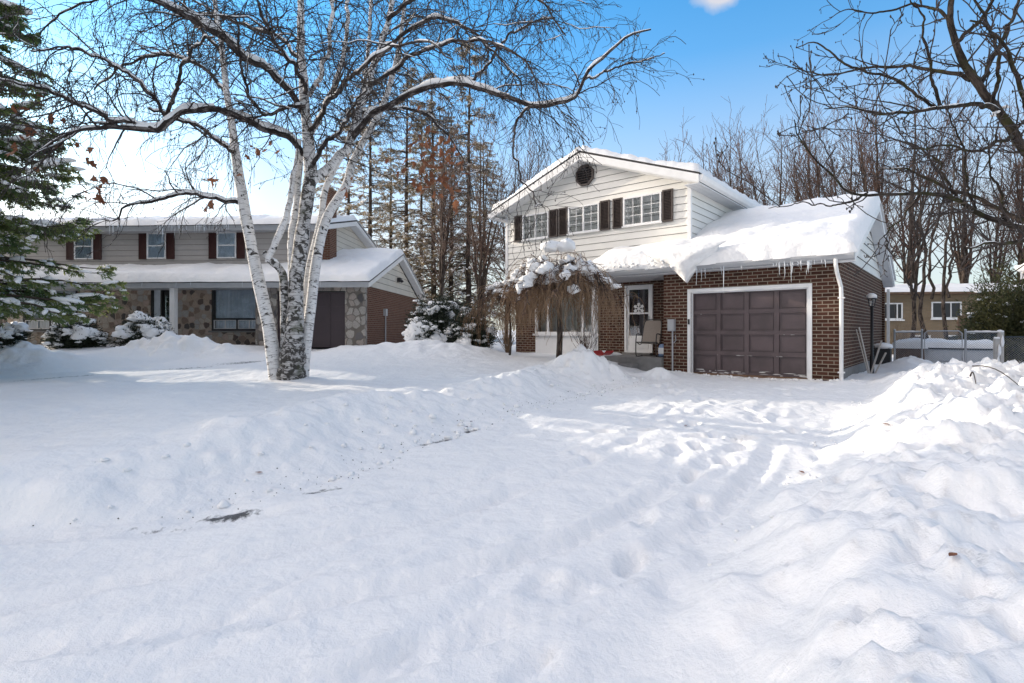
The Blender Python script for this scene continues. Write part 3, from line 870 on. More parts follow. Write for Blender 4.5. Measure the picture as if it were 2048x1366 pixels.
snow_sheet(s, (-6.52, GE - .16, gse - .05), (1, 0, 0), ey, 6.90, 4.95, .36, .30, .07, 3, drop=.02, lump=.028, edge=.08)
ey2 = np.array([0, gyr - GY_ - .3, gsr - gse]); ey2 /= np.linalg.norm(ey2)
snow_sheet(s, (.38, GY_ + .36, gse - .03), (-1, 0, 0), ey2, 4.2, 4.7, .30, .25, .12, 8, lump=.06)
# the snow tongue that has slid over the eave at the valley
def tongue():
    nk, nl = 40, 26
    v = []
    for i in range(nl):
        t = i / (nl - 1)
        z = 3.36 - 1.0 * t
        w = 1.05 * (1 - t) ** 1.35 + .09 * math.sqrt(max(0, 1 - t)) + .004
        dpt = (.30 * (1 - t) ** .5 + .02) * math.sin(min(1, .12 + 2.4 * t) * PI / 2)
        for j in range(nk):
            a = 2 * PI * j / nk
            nz_ = 1 + .20 * vnoise(np.array([math.cos(a) * 2 + 5]), np.array([t * 6 + math.sin(a) * 2]), 8)[0]
            v.append((-3.52 + .12 * t + w * math.cos(a) * nz_, -.36 - .05 * math.sin(t * 3) + dpt * math.sin(a) * nz_, z))
    fs = [(i * nk + j, (i + 1) * nk + j, (i + 1) * nk + (j + 1) % nk, i * nk + (j + 1) % nk) for i in range(nl - 1) for j in range(nk)]
    fs += [tuple(range(nk)), tuple(range((nl - 1) * nk, nl * nk))[::-1]]
    s.add(v, fs)
tongue()
r3 = np.random.default_rng(5)
xx = r3.uniform(-6.4, -3.4, 80)
blobs(s, np.stack([xx, GE - .20 + r3.normal(0, .03, 80), gse + .06 + r3.normal(0, .06, 80)], 1), r3.uniform(.02, .06, 80), ICO1, .3, .8)
s.build('snow', M['snow'], groof, True)

# garage door: rails and stiles over recessed panels
b = MB()
b.box(DX0, DX1, .13, .16, 0, DZ)
w4 = (DX1 - DX0); h4 = DZ
for k in range(5):
    x = DX0 + w4 * k / 4
    b.box(max(DX0, x - .055), min(DX1, x + .055), .095, .13, .0, DZ)
for k in range(5):
    z = h4 * k / 4
    for c in range(4):
        xa = DX0 + w4 * c / 4 + .056; xb = DX0 + w4 * (c + 1) / 4 - .056
        b.box(xa, xb, .097, .13, max(0, z - .055), min(DZ, z + .055))
for c in range(4):
    for q in range(4):
        xa = DX0 + w4 * c / 4 + .075; xb = DX0 + w4 * (c + 1) / 4 - .075; za = h4 * q / 4 + .075; zb = h4 * (q + 1) / 4 - .075
        frame_boxes(b, xa, xb, za, zb, .112, .13, .014)
rr = random.Random(2)
for k in range(36):                       # flaked paint: irregular chips on rail edges and along the bottom
    if k < 26: x = rr.uniform(DX0 + .05, DX1 - .05); z = abs(rr.gauss(.03, .03)) + .004; L = rr.uniform(.02, .16); H = rr.uniform(.006, .022)
    else: x = rr.uniform(DX0 + .1, DX1 - .15); z = h4 * rr.choice((1, 1, 2, 3)) / 4 + rr.choice((.045, -.05)); L = rr.uniform(.015, .13); H = rr.uniform(.004, .011)
    pts = [(x + L * math.cos(t) * rr.uniform(.5, 1), .0945, z + H * math.sin(t) * rr.uniform(.5, 1)) for t in np.linspace(0, 2 * PI, 10)[:-1]]
    b.add(pts, [tuple(range(9))], 1)
gd = hm('garage_door', b, [M['garage'], M['chip']])
b = MB(); b.box(DX0, DX1, .085, .15, -.06, -.001); b.build('weather_strip', M['wood'], gd)
b = MB(); b.box(DX0 - .09, DX0, -.02, .2, -.1, DZ + .09); b.box(DX1, DX1 + .09, -.02, .2, -.1, DZ + .09); b.box(DX0, DX1, -.02, .2, DZ, DZ + .09)
b.box(DX0, DX0 + .03, .03, .094, 0, DZ); b.box(DX1 - .03, DX1, .03, .094, 0, DZ); b.box(DX0 + .03, DX1 - .03, .03, .094, DZ - .03, DZ)
hm('garage_door_frame', b, M['white'])
b = MB(); b.box(DX0 - .07, DX0 - .025, -.05, -.021, 1.28, 1.42); b.box(DX0 - .06, DX0 - .035, -.056, -.05, 1.31, 1.39); hm('key_box', b, M['black'])

# upper windows with shutters
WINS = [(-9.90, -8.75), (-7.95, -6.76), (-5.91, -4.66)]
WZ0, WZ1 = 4.31, 5.20
for i, (x0, x1) in enumerate(WINS):
    f = MB(); frame_boxes(f, x0, x1, WZ0, WZ1, YU - .075, YU + .02, .05)
    xc = (x0 + x1) / 2
    f.box(xc - .025, xc + .025, YU - .07, YU + .02, WZ0 + .05, WZ1 - .05)
    f.box(x0 - .03, x1 + .03, YU - .10, YU - .076, WZ0 - .03, WZ0 + .012)
    wf = hm('window', f, M['white'])
    m_ = MB()
    for (a, c) in ((x0 + .05, xc - .025), (xc + .025, x1 - .05)):
        m_.box((a + c) / 2 - .008, (a + c) / 2 + .008, YU - .045, YU - .03, WZ0 + .05, WZ1 - .05)
        for t in (1 / 3, 2 / 3):
            z = WZ0 + .05 + (WZ1 - WZ0 - .1) * t
            m_.box(a, c, YU - .0445, YU - .0305, z - .008, z + .008)
    m_.build('muntins', M['white'], wf)
    g_ = MB(); g_.add([(x0 + .05, YU - .03, WZ0 + .05), (x1 - .05, YU - .03, WZ0 + .05), (x1 - .05, YU - .03, WZ1 - .05), (x0 + .05, YU - .03, WZ1 - .05)], [(0, 1, 2, 3)])
    g_.build('pane', M['glass'], wf)
    c_ = MB(); curtain(c_, x0 + .04, xc + (.0 if i else .02), YU - .008, WZ0 + .04, WZ1 - .04, i, .006, .07)
    c_.build('curtain', M['curtain'], wf)
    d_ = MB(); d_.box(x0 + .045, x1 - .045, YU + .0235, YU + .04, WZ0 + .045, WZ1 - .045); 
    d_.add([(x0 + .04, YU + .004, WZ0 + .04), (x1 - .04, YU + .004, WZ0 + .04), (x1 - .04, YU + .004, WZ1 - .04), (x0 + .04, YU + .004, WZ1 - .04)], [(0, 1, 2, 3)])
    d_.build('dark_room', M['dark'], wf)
SH = [(-10.27, -9.93), (-8.72, -8.38), (-8.33, -7.98), (-6.73, -6.38), (-6.27, -5.94), (-4.63, -4.31)]
for x0, x1 in SH:
    f = MB(); frame_boxes(f, x0, x1, WZ0 - .02, WZ1 + .03, YU - .075, YU - .02, .045)
    f.box(x0 + .045, x1 - .045, YU - .035, YU - .022, WZ0, WZ1)
    n = 19
    for k in range(n):
        z = WZ0 + .045 + (WZ1 - WZ0 - .07) * k / (n - 1)
        f.obox(((x0 + x1) / 2, YU - .055, z), ((x1 - x0) / 2 - .046, 0, 0), (0, .016, .013), (0, -.003, .004))
    hm('shutter', f, M['shutter'])
# octagonal gable vent
f = MB(); cx_, cz_, R8 = -7.30, 6.16, .36
o8 = [(cx_ + R8 * math.cos(PI / 8 + k * PI / 4), cz_ + R8 * math.sin(PI / 8 + k * PI / 4)) for k in range(8)]
i8 = [(cx_ + R8 * .84 * math.cos(PI / 8 + k * PI / 4), cz_ + R8 * .84 * math.sin(PI / 8 + k * PI / 4)) for k in range(8)]
for k in range(8):
    j = (k + 1) % 8
    f.prism([o8[k], o8[j], i8[j], i8[k]], 1, YU - .09, YU - .015)
f.prism(i8, 1, YU - .035, YU - .02, 1)
for k in range(8):
    z = cz_ - .27 + .54 * k / 7; hw = min(R8 * .82, R8 * 1.12 - abs(z - cz_) * .95)
    f.obox((cx_, YU - .06, z), (hw, 0, 0), (0, .022, .018), (0, -.006, .008))
hm('gable_vent', f, [M['shutter'], M['dark']])
f = MB(); f.box(.02, .06, gyr - .22, gyr + .22, 3.95, 4.32); 
for k in range(6): f.box(.06, .075, gyr - .2, gyr + .2, 3.98 + k * .055, 4.01 + k * .055)
hm('side_vent', f, M['shutter'])

# front door
f = MB(); frame_boxes(f, -6.15, -5.19, .42, 2.54, YLW - .03, YLW + .12, .07)
f.box(-6.08, -5.26, YLW + .0, YLW + .05, .49, .95); f.box(-6.08, -6.0, YLW, YLW + .05, .95, 2.47); f.box(-5.34, -5.26, YLW, YLW + .05, .95, 2.47)
f.box(-6.0, -5.34, YLW, YLW + .05, 2.40, 2.47); f.box(-6.0, -5.34, YLW, YLW + .05, 1.63, 1.68)
f.box(-6.0, -5.34, YLW - .012, YLW - .001, .55, .88)
fd = hm('front_door', f, M['white'])
f = MB(); f.add([(-6.0, YLW + .025, .95), (-5.34, YLW + .025, .95), (-5.34, YLW + .025, 2.4), (-6.0, YLW + .025, 2.4)], [(0, 1, 2, 3)]); f.build('glass_pane', M['glass'], fd)
f = MB(); f.box(-6.08, -5.26, YLW + .10, YLW + .13, .5, 2.47); f.build('inner_door', M['garage2'], fd)
f = MB(); f.box(-5.33, -5.30, YLW - .05, YLW - .02, 1.38, 1.56); f.box(-5.33, -5.30, YLW - .02, YLW, 1.40, 1.42); f.box(-5.33, -5.30, YLW - .02, YLW, 1.52, 1.54); f.build('handle', M['gray'], fd)
# paper-cut snowflake hung in the glass
sfl = empty('snowflake_ornament', (0, 0, 0), 0); sfl.location = house.location; sfl.rotation_euler = house.rotation_euler
tag(sfl, 'white snowflake decoration hanging in the glass of the white front door', 'ornament')
f = MB(); c0 = np.array([-5.66, YLW - .008, 1.80])
for k in range(6):
    a = k * PI / 3 + PI / 6; d = np.array([math.cos(a), 0, math.sin(a)]); q = np.array([-d[2], 0, d[0]])
    f.obox(c0 + d * .09, d * .09, q * .014, (0, .004, 0))
    f.obox(c0 + d * .15, d * .03, q * .04, (0, .0035, 0))
    for sg in (1, -1):
        e = d * .5 + q * sg * .87
        f.obox(c0 + d * .09 + e * .03, e * .034, np.cross(e, (0, 1, 0)) * .011, (0, .003, 0))
f.sphere(c0, (.04, .006, .04)); f.build('flake', M['white'], sfl)
f = MB(); f.tube([c0 + (0, 0, .17), c0 + (0, 0, .58)], [.004, .004], 5); f.build('hanging_thread', M['blue'], sfl)

# big lower window
f = MB(); frame_boxes(f, -9.72, -7.12, .98, 2.62, YLW - .06, YLW + .1, .09)
f.box(-9.2, -9.12, YLW - .05, YLW + .1, 1.07, 2.53); f.box(-7.75, -7.67, YLW - .05, YLW + .1, 1.07, 2.53)
f.box(-9.72, -7.12, YLW - .03, YLW + .15, .1, .979); f.box(-9.78, -7.06, YLW - .12, YLW - .061, .93, 1.0)
pw = hm('picture_window', f, M['white'])
f = MB(); f.add([(-9.63, YLW, 1.07), (-7.21, YLW, 1.07), (-7.21, YLW, 2.53), (-9.63, YLW, 2.53)], [(0, 1, 2, 3)]); f.build('pane', M['glass'], pw)
f = MB(); curtain(f, -9.65, -7.2, YLW + .2, 1.0, 2.6, 4, .03, .12); f.build('curtain', M['curtain'], pw)
# porch
f = MB(); f.box(-7.0, GX0, -.15, YLW, -.2, .36); f.box(-6.6, -4.9, -.55, -.151, -.2, .17); f.box(-6.15, -5.19, YLW - .2, YLW - .031, .361, .42)
hm('porch_slab', f, M['concrete'])
f = MB(); f.box(-6.40, -6.28, -.20, -.08, .361, gse - .21); f.box(-6.43, -6.25, -.23, -.05, .361, .43); f.box(-6.43, -6.25, -.23, -.05, 2.56, gse - .212); hm('porch_post', f, M['white'])
s = MB(); snow_sheet(s, (-7.05, -.2, .355), (1, 0, 0), (0, 1, 0), 1.1, 1.1, .10, .2, .06, 5); s.build('porch_snow', M['snow'], house, True)
# downspout
f = MB()
pth = [(-.02, GE - .09, 2.70), (-.02, GE - .09, 2.58), (-.01, GE + .02, 2.40), (.03, -.07, 2.10), (.035, -.06, 1.9), (.035, -.06, .05), (.06, -.16, -.05)]
f.tube(pth, [.042] * 7, 8); f.box(-.03, .10, -.115, -.0, 1.84, 1.87); f.box(-.03, .10, -.115, -.0, .16, .19)
hm('downspout', f, M['white'])
f = MB(); f.box(.16, .24, GY_ - .30, GY_ - .22, .15, 2.5); hm('rear_downspout', f, M['white'])
f = MB(); f.box(-4.04, -3.86, -.13, -.001, 1.10, 1.42); f.box(-4.03, -3.87, -.14, -.13, 1.12, 1.40)
mb_ = hm('meter_box', f, M['gray'])
f = MB(); f.tube([(-3.93, -.05, 1.1), (-3.93, -.05, -.05)], [.022] * 2, 8); f.tube([(-3.86, -.03, 1.0), (-3.84, -.03, .85), (-3.90, -.03, .78)], [.01] * 3, 6); f.build('conduit', M['gray'], mb_)
ri = np.random.default_rng(9)
sp = []
for k in range(26):
    x = ri.uniform(-3.3, .2) if k % 3 else ri.uniform(-1.3, -.3)
    sp.append((x, GE - .12 + ri.normal(0, .015), gse - .16, abs(ri.normal(.10, .11)) + .05))
for x, L in ((-2.42, .85), (-.92, .62), (-1.15, .4), (-.7, .3), (-1.05, .5), (-3.12, .55), (-3.30, .38), (-3.42, .30), (-2.9, .33), (-3.0, .42), (-3.2, .28)):
    sp.append((x, GE - .13, gse - .14 if x > -2.6 else 2.72 - (x + 3.4) * .05, L))
icicles(house, sp, ri)


# ------------------------------------------------------------------ the neighbour's house
NA = math.radians(3)
nb = empty('stone_house', (-5.74, 21.0, 0), -NA)
tag(nb, 'neighbouring two-storey house with fieldstone ground floor, taupe siding and burgundy shutters', 'house')
def nm(name, mb, m, parent=None, smooth=False): return mb.build(name, m, parent or nb, smooth)
NZ = .1
U0, U1 = -17.2, -2.55            # upper storey ends
b = MB()
b.box(-4.4, -3.55, 0, .25, NZ, 3.0); b.box(-.80, -.25, 0, .25, NZ, 3.0); b.box(-3.55, -.80, 0, .25, 2.66, 3.0); b.box(-.25, 0, 0, .25, NZ, 3.0)
nm('pale_stone_wall', b, M['stone2'])
b = MB()
for x0, x1, z0, z1 in ((U0, -15.45, NZ, 3), (-15.45, -13.0, NZ, 1.1), (-13.0, -9.75, NZ, 3), (-8.6, -7.05, NZ, 3), (-7.05, -4.85, NZ, 1.1), (-4.85, -4.4, NZ, 3), (-15.45, -13, 2.9, 3), (-9.75, -8.6, 2.9, 3), (-7.05, -4.85, 2.9, 3)):
    b.box(x0, x1, 1.4, 1.65, z0, z1)
b.box(-4.4, -4.15, .25, 1.4, NZ, 3.0)
nm('stone_wall', b, M['stone'])
b = MB(); b.box(-.25, 0, .25, 8.95, NZ, 2.86); b.box(U0, 0, 8.95, 9.2, NZ, 2.86)
nm('side_brick_wall', b, M['brick2'])
b = MB(); b.box(-3.55, -.80, .12, .16, .45, 2.66)
for k in range(5):
    z = .45 + 2.21 * k / 4; b.box(-3.55, -.8, .10, .12, max(.45, z - .05), min(2.66, z + .05))
    x = -3.55 + 2.75 * k / 4; b.box(max(-3.55, x - .05), min(-.8, x + .05), .098, .12, .45, 2.66)
gd2 = nm('garage_door', b, M['garage2'])
b = MB(); b.box(-3.55, -.8, .02, .2, 2.61, 2.659); b.build('door_frame', M['black'], gd2)
s = MB(); lap_wall(s, U0, U1, None, 1.4, 3.6, 5.40, lap=.23, clip=lambda z: (U0, U1)); nm('front_siding', s, [M['siding2'], M['lapline']])
yA, zA = 5.2, 6.45
s = MB(); s.prism([(1.4, 3.0), (8.9, 3.0), (8.9, 5.4), (yA, zA - .1), (1.4, 5.4)], 0, U0, U1); nm('upper_wall', s, M['siding2'])
def ng(z): 
    if z < 5.4: return (1.4, 8.9)
    h = (z - 5.4) / (zA - .1 - 5.4); return (1.4 + h * (yA - 1.4), 8.9 - h * (8.9 - yA))
s = MB(); lap_wall(s, 0, 0, None, U1, 3.0, 6.25, lap=.25, axis=0, sgn=1, clip=ng); nm('end_siding', s, [M['siding3'], M['lapline']])
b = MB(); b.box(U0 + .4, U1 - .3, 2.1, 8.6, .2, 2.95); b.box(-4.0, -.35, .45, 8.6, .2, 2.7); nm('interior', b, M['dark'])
# roofs
b = MB(); b.prism([(.85, 5.47), (yA, zA + .05), (9.4, 5.47), (9.4, 5.41), (yA, zA - .02), (.85, 5.41)], 0, U0 - .4, U1 + .4)
nroof = nm('roof', b, M['roof'])
s = MB(); e = np.array([0, yA - .85, zA + .05 - 5.47]); le = np.linalg.norm(e)
snow_sheet(s, (U0 - .5, .75, 5.46), (1, 0, 0), e / le, U1 - U0 + .95, le + .1, .24, .22, .14, 21, lump=.08, edge=.06)
e2 = np.array([0, yA - 9.4, zA + .05 - 5.47]); snow_sheet(s, (U1 + .45, 9.45, 5.48), (-1, 0, 0), e2 / np.linalg.norm(e2), U1 - U0 + .95, np.linalg.norm(e2) + .1, .24, .22, .2, 22)
s.build('snow', M['snow'], nroof, True)
b = MB()
b.prism([(-.5, 3.0), (1.42, 3.68), (1.42, 3.62), (-.5, 2.94)], 0, U0 - .3, -4.0)
b.prism([(-.5, 3.0), (4.6, 4.75), (9.5, 3.05), (9.5, 2.99), (4.6, 4.68), (-.5, 2.94)], 0, -4.0, .32)
proof = nm('porch_roof', b, M['roof'])
s = MB(); e = np.array([0, 5.1, 1.75]); le = np.linalg.norm(e)
snow_sheet(s, (-4.3, -.58, 2.99), (1, 0, 0), e / le, 4.66, le + .12, .27, .22, .1, 31, lump=.06, edge=.05)
e = np.array([0, 1.92, .68]); le = np.linalg.norm(e)
snow_sheet(s, (U0 - .4, -.58, 2.99), (1, 0, 0), e / le, 15.4, le + .1, .30, .24, .12, 33, lump=.05, edge=.05)
e = np.array([0, -4.9, 1.7]); snow_sheet(s, (.36, 9.6, 3.05), (-1, 0, 0), e / np.linalg.norm(e), 4.6, np.linalg.norm(e) + .1, .25, .22, .2, 35)
s.build('snow', M['snow'], proof, True)
b = MB()
b.box(U0 - .4, U1 + .4, .83, .849, 5.24, 5.45); b.box(U0 - .4, U1 + .4, .85, 1.4, 5.24, 5.26)
b.box(U0 - .3, .3, -.53, -.501, 2.76, 2.96); b.box(U0 - .3, -4.4, -.5, 1.4, 2.82, 2.84); b.box(-4.4, .3, -.5, 0, 2.82, 2.84)
nm('eaves', b, M['gray'])
b = MB()
for y0, z0, y1, z1, x in ((-.5, 2.94, 4.6, 4.69, .32), (9.5, 2.99, 4.6, 4.69, .32), (.85, 5.41, yA, zA - .01, U1 + .4), (9.4, 5.41, yA, zA - .01, U1 + .4)):
    b.prism([(y0, z0), (y1, z1), (y1, z1 - .2), (y0, z0 - .17)], 0, x - .02, x + .015)
nm('barge_board', b, M['white'])
b = MB()
for y0, z0, y1, z1, x0, x1 in ((-.48, 2.79, 4.6, 4.52, .02, .30), (9.48, 2.84, 4.6, 4.52, .02, .30), (.88, 5.24, yA, zA - .2, U1 + .03, U1 + .38), (9.38, 5.24, yA, zA - .2, U1 + .03, U1 + .38)):
    b.prism([(y0, z0), (y1, z1), (y1, z1 - .03), (y0, z0 - .03)], 0, x0, x1)
nm('rake_soffit', b, M['soffit'])
s = MB(); s.prism([(0, 2.86), (8.95, 2.86), (4.6, 4.45)], 0, -.2, -.01); nm('gable_wall', s, M['siding3'])
s = MB(); lap_wall(s, 0, 0, None, -.005, 2.86, 4.4, lap=.27, axis=0, sgn=1, gap=.016, out=.026, clip=lambda z: ((z - 2.86) / .346, 8.95 - (z - 2.86) / .365)); nm('gable_siding', s, [M['siding3'], M['lapline']])
f = MB(); f.box(0.03, .2, 4.6, 4.9, 3.42, 3.62); f.tube([(.2, 4.75, 3.5), (.26, 4.75, 3.42)], [.05, .07], 8); nm('floodlight', f, M['black'])
f = MB(); f.box(0.001, .12, 2.45, 2.70, 1.75, 2.05); mbx = nm('meter_box', f, M['gray'])
f = MB(); f.tube([(.06, 2.58, 1.75), (.06, 2.58, .3)], [.03, .03], 8); f.build('conduit', M['gray'], mbx)
f = MB(); f.box(U1 + .025, U1 + .34, 2.0, 2.8, 2.8, 7.15); f.box(U1 + .0, U1 + .37, 1.97, 2.83, 7.151, 7.25); nm('chimney', f, M['brick2'])
# porch post, door, windows
f = MB(); f.box(-7.62, -7.42, -.42, -.22, NZ, 2.82); nm('porch_post', f, M['white'])
f = MB(); f.box(U0, -4.15, -.4, 1.4, -.1, .5); nm('porch_slab', f, M['concrete'])
f = MB(); frame_boxes(f, -9.75, -8.6, .5, 2.9, 1.42, 1.55, .07); f.box(-9.33, -9.26, 1.42, 1.55, .57, 2.83); f.box(-9.26, -8.67, 1.50, 1.54, .57, 2.83)
fd = nm('front_door', f, M['black'])
f = MB(); f.box(-9.15, -8.78, 1.48, 1.499, 1.6, 2.6); f.build('door_window', M['glass'], fd)
f = MB(); f.box(-9.68, -9.33, 1.52, 1.54, .57, 2.83); f.build('sidelight', M['bluecurtain'], fd)
def picture_window(x0, x1, lit):
    f = MB(); frame_boxes(f, x0, x1, 1.1, 2.9, 1.37, 1.55, .075)
    f.box(x0, x1, 1.37, 1.55, 1.56, 1.63)
    f.box((x0 + x1) / 2 - .03, (x0 + x1) / 2 + .03, 1.37, 1.55, 1.175, 1.56)
    wf = nm('picture_window', f, M['black'])
    g_ = MB(); g_.add([(x0 + .07, 1.44, 1.17), (x1 - .07, 1.44, 1.17), (x1 - .07, 1.44, 2.83), (x0 + .07, 1.44, 2.83)], [(0, 1, 2, 3)]); g_.build('pane', M['glass'], wf)
    f = MB()
    xc = (x0 + x1) / 2
    for a, c in ((x0 + .08, xc - .035), (xc + .035, x1 - .08)):
        frame_boxes(f, a, c, 1.18, 1.55, 1.39, 1.43, .025); f.box((a + c) / 2 - .015, (a + c) / 2 + .015, 1.395, 1.43, 1.2, 1.53)
    f.build('slider_frame', M['white'], wf)
    f = MB(); curtain(f, x0 + .05, x1 - .05, 1.52, 1.12, 2.88, int(-x0), .03, .14); f.build('curtain', M['bluecurtain'], wf)
    f = MB(); f.box(x0 - .08, x1 + .08, 1.26, 1.369, 1.03, 1.10); f.build('sill', M['concrete'], wf)
picture_window(-7.05, -4.85, 1); picture_window(-15.45, -13.0, 0)
for x0, x1 in ((-9.87, -9.03), (-6.80, -5.96), (-13.1, -12.26)):
    z0, z1 = 4.16, 5.26
    f = MB(); frame_boxes(f, x0, x1, z0, z1, 1.32, 1.42, .05); f.box(x0 + .05, x1 - .05, 1.33, 1.40, (z0 + z1) / 2 - .025, (z0 + z1) / 2 + .025)
    wf = nm('window', f, M['white'])
    g_ = MB(); g_.add([(x0 + .05, 1.345, z0 + .05), (x1 - .05, 1.345, z0 + .05), (x1 - .05, 1.345, z1 - .05), (x0 + .05, 1.345, z1 - .05)], [(0, 1, 2, 3)]); g_.build('pane', M['glass'], wf)
    f = MB(); curtain(f, x0 + .05, x1 - .05, 1.366, z0 + .05, z1 - .05, int(-x0 * 3), .006, .11); f.build('curtain', M['bluecurtain'], wf)
    for a in (x0 - .36, x1 + .02):
        f = MB(); frame_boxes(f, a, a + .34, z0 - .02, z1 + .02, 1.325, 1.376, .05); f.box(a + .05, a + .29, 1.345, 1.374, z0 + .03, z1 - .03)
        for k in range(4): f.box(a + .055 + k * .06, a + .10 + k * .06, 1.335, 1.346, z0 + .04, z1 - .04)
        nm('shutter', f, M['shutter2'])
ri = np.random.default_rng(19)
sp = []
for k in range(84):
    cl = ri.choice([-13.2, -12.3, -10.9, -10.7, -9.0, -8.6, -8.1, -7.2, -6.9, -6.3]); x = cl + ri.normal(0, .22)
    sp.append((x, .77 + ri.normal(0, .03), 5.50, min(1.0, abs(ri.normal(.22, .22)) + .12)))
for k in range(12): sp.append((ri.uniform(-13, -1), -.56, 2.97, ri.uniform(.08, .3)))
icicles(nb, sp, ri)


# ------------------------------------------------------------------ tree growing
def norm(v): return v / (np.linalg.norm(v, axis=-1, keepdims=True) + 1e-9)


def grow(par, dens, Lr, n, ang, grav=0.0, wig=.25, rr=.5, rmax=.03, rtip=.3, t0=.15, t1=1.0, up=0.0, rng=RNG, flat=0.0, lenby=0.0):
    """children of the polylines par = [(P,R)...]; returns list of (P,R) as arrays P (m,n,3), R (m,n)"""
    Ps, Ts, Rs, Ls = [], [], [], []
    for P, R in par:
        L = np.linalg.norm(np.diff(P, axis=0), axis=1); C = np.concatenate([[0], np.cumsum(L)])
        m = rng.poisson(dens * C[-1] * (t1 - t0))
        if m == 0: continue
        t = rng.uniform(t0, t1, m); s = t * C[-1]
        k = np.clip(np.searchsorted(C, s) - 1, 0, len(P) - 2)
        u = ((s - C[k]) / (L[k] + 1e-9))[:, None]
        Ps.append(P[k] * (1 - u) + P[k + 1] * u); Ts.append(norm(P[k + 1] - P[k]))
        Rs.append(R[k] * (1 - u[:, 0]) + R[k + 1] * u[:, 0]); Ls.append(1 - lenby * t)
    if not Ps: return np.zeros((0, n, 3)), np.zeros((0, n))
    p = np.concatenate(Ps); T = np.concatenate(Ts); r = np.concatenate(Rs); lb = np.concatenate(Ls); m = len(p)
    q = rng.normal(size=(m, 3)); q[:, 2] *= (1 - flat); q -= (q * T).sum(1, keepdims=True) * T; q = norm(q)
    a = rng.uniform(ang[0], ang[1], (m, 1))
    d = norm(T * np.cos(a) + q * np.sin(a) + np.array([0, 0, up]))
    L = rng.uniform(Lr[0], Lr[1], m) * lb
    out = np.empty((m, n, 3)); out[:, 0] = p
    st = (L / (n - 1))[:, None]
    for i in range(1, n):
        d = norm(d + rng.normal(0, wig, (m, 3)) + np.array([0, 0, -grav / (n - 1)]))
        out[:, i] = out[:, i - 1] + d * st
    r0 = np.minimum(r * rr, rmax)[:, None]
    return out, r0 * np.linspace(1, rtip, n)[None]


def aslist(PR): return list(zip(PR[0], PR[1]))


def octas(mb, C, S, mi=0, rng=RNG):
    m = len(C)
    v = np.array([(1, 0, 0), (-1, 0, 0), (0, 1, 0), (0, -1, 0), (0, 0, 1.8), (0, 0, -1.8)], float)
    f = np.array([(0, 2, 4), (2, 1, 4), (1, 3, 4), (3, 0, 4), (2, 0, 5), (1, 2, 5), (3, 1, 5), (0, 3, 5)])
    V = C[:, None] + v[None] * S[:, None, None]
    mb.add(V.reshape(-1, 3), (f[None] + (np.arange(m) * 6)[:, None, None]).reshape(-1, 3), mi)


def tuft(mb, P, D, L, Wd, mi=0, rng=RNG):
    """narrow triangles (needles / leaflets): base P, direction D, length L, width Wd"""
    m = len(P)
    q = rng.normal(size=(m, 3)); q -= (q * D).sum(1, keepdims=True) * D; q = norm(q)
    tip = P + D * L[:, None]; mid = P + D * (L * .45)[:, None]
    V = np.stack([P, mid + q * Wd[:, None], tip, mid - q * Wd[:, None]], 1).reshape(-1, 3)
    mb.add(V, np.arange(m * 4).reshape(m, 4), mi)


def branch_snow(mb, P, R, rng, lo=.25, k=7, keep=.75):
    """a ridge of snow lying on a limb, in broken runs"""
    P = np.asarray(P); n = len(P)
    T = norm(np.gradient(P, axis=0)); flatn = np.sqrt(np.clip(1 - T[:, 2] ** 2, 0, 1))
    mask = (flatn > lo) & (vnoise(np.arange(n) * .35 + rng.uniform(0, 99), np.zeros(n), 2) > -keep)
    i = 0
    while i < n:
        if mask[i]:
            j = i
            while j < n and mask[j]: j += 1
            if j - i >= 3:
                t = np.linspace(0, 1, j - i)
                w = np.sin(np.clip(t, .03, .97) * PI) ** .4
                rr = R[i:j] * .92 * w * (1 + .35 * vnoise(np.arange(j - i) * .7, np.full(j - i, rng.uniform(0, 50)), 3)) * np.clip(flatn[i:j], .3, 1)
                Q = P[i:j].copy(); Q[:, 2] += R[i:j] * .80 * flatn[i:j] + rr * .15
                mb.tube(Q, np.maximum(rr, .004), k)
            i = j
        else: i += 1


# ------------------------------------------------------------------ the birch
BY = 11.65
def stem(pts):
    """pts: (px, py, depth offset, half width in photo pixels)"""
    P = np.array([W(x, y, BY + dy) for x, y, dy, w in pts]); R = np.array([w / F * (BY + dy) for x, y, dy, w in pts])
    return P, R


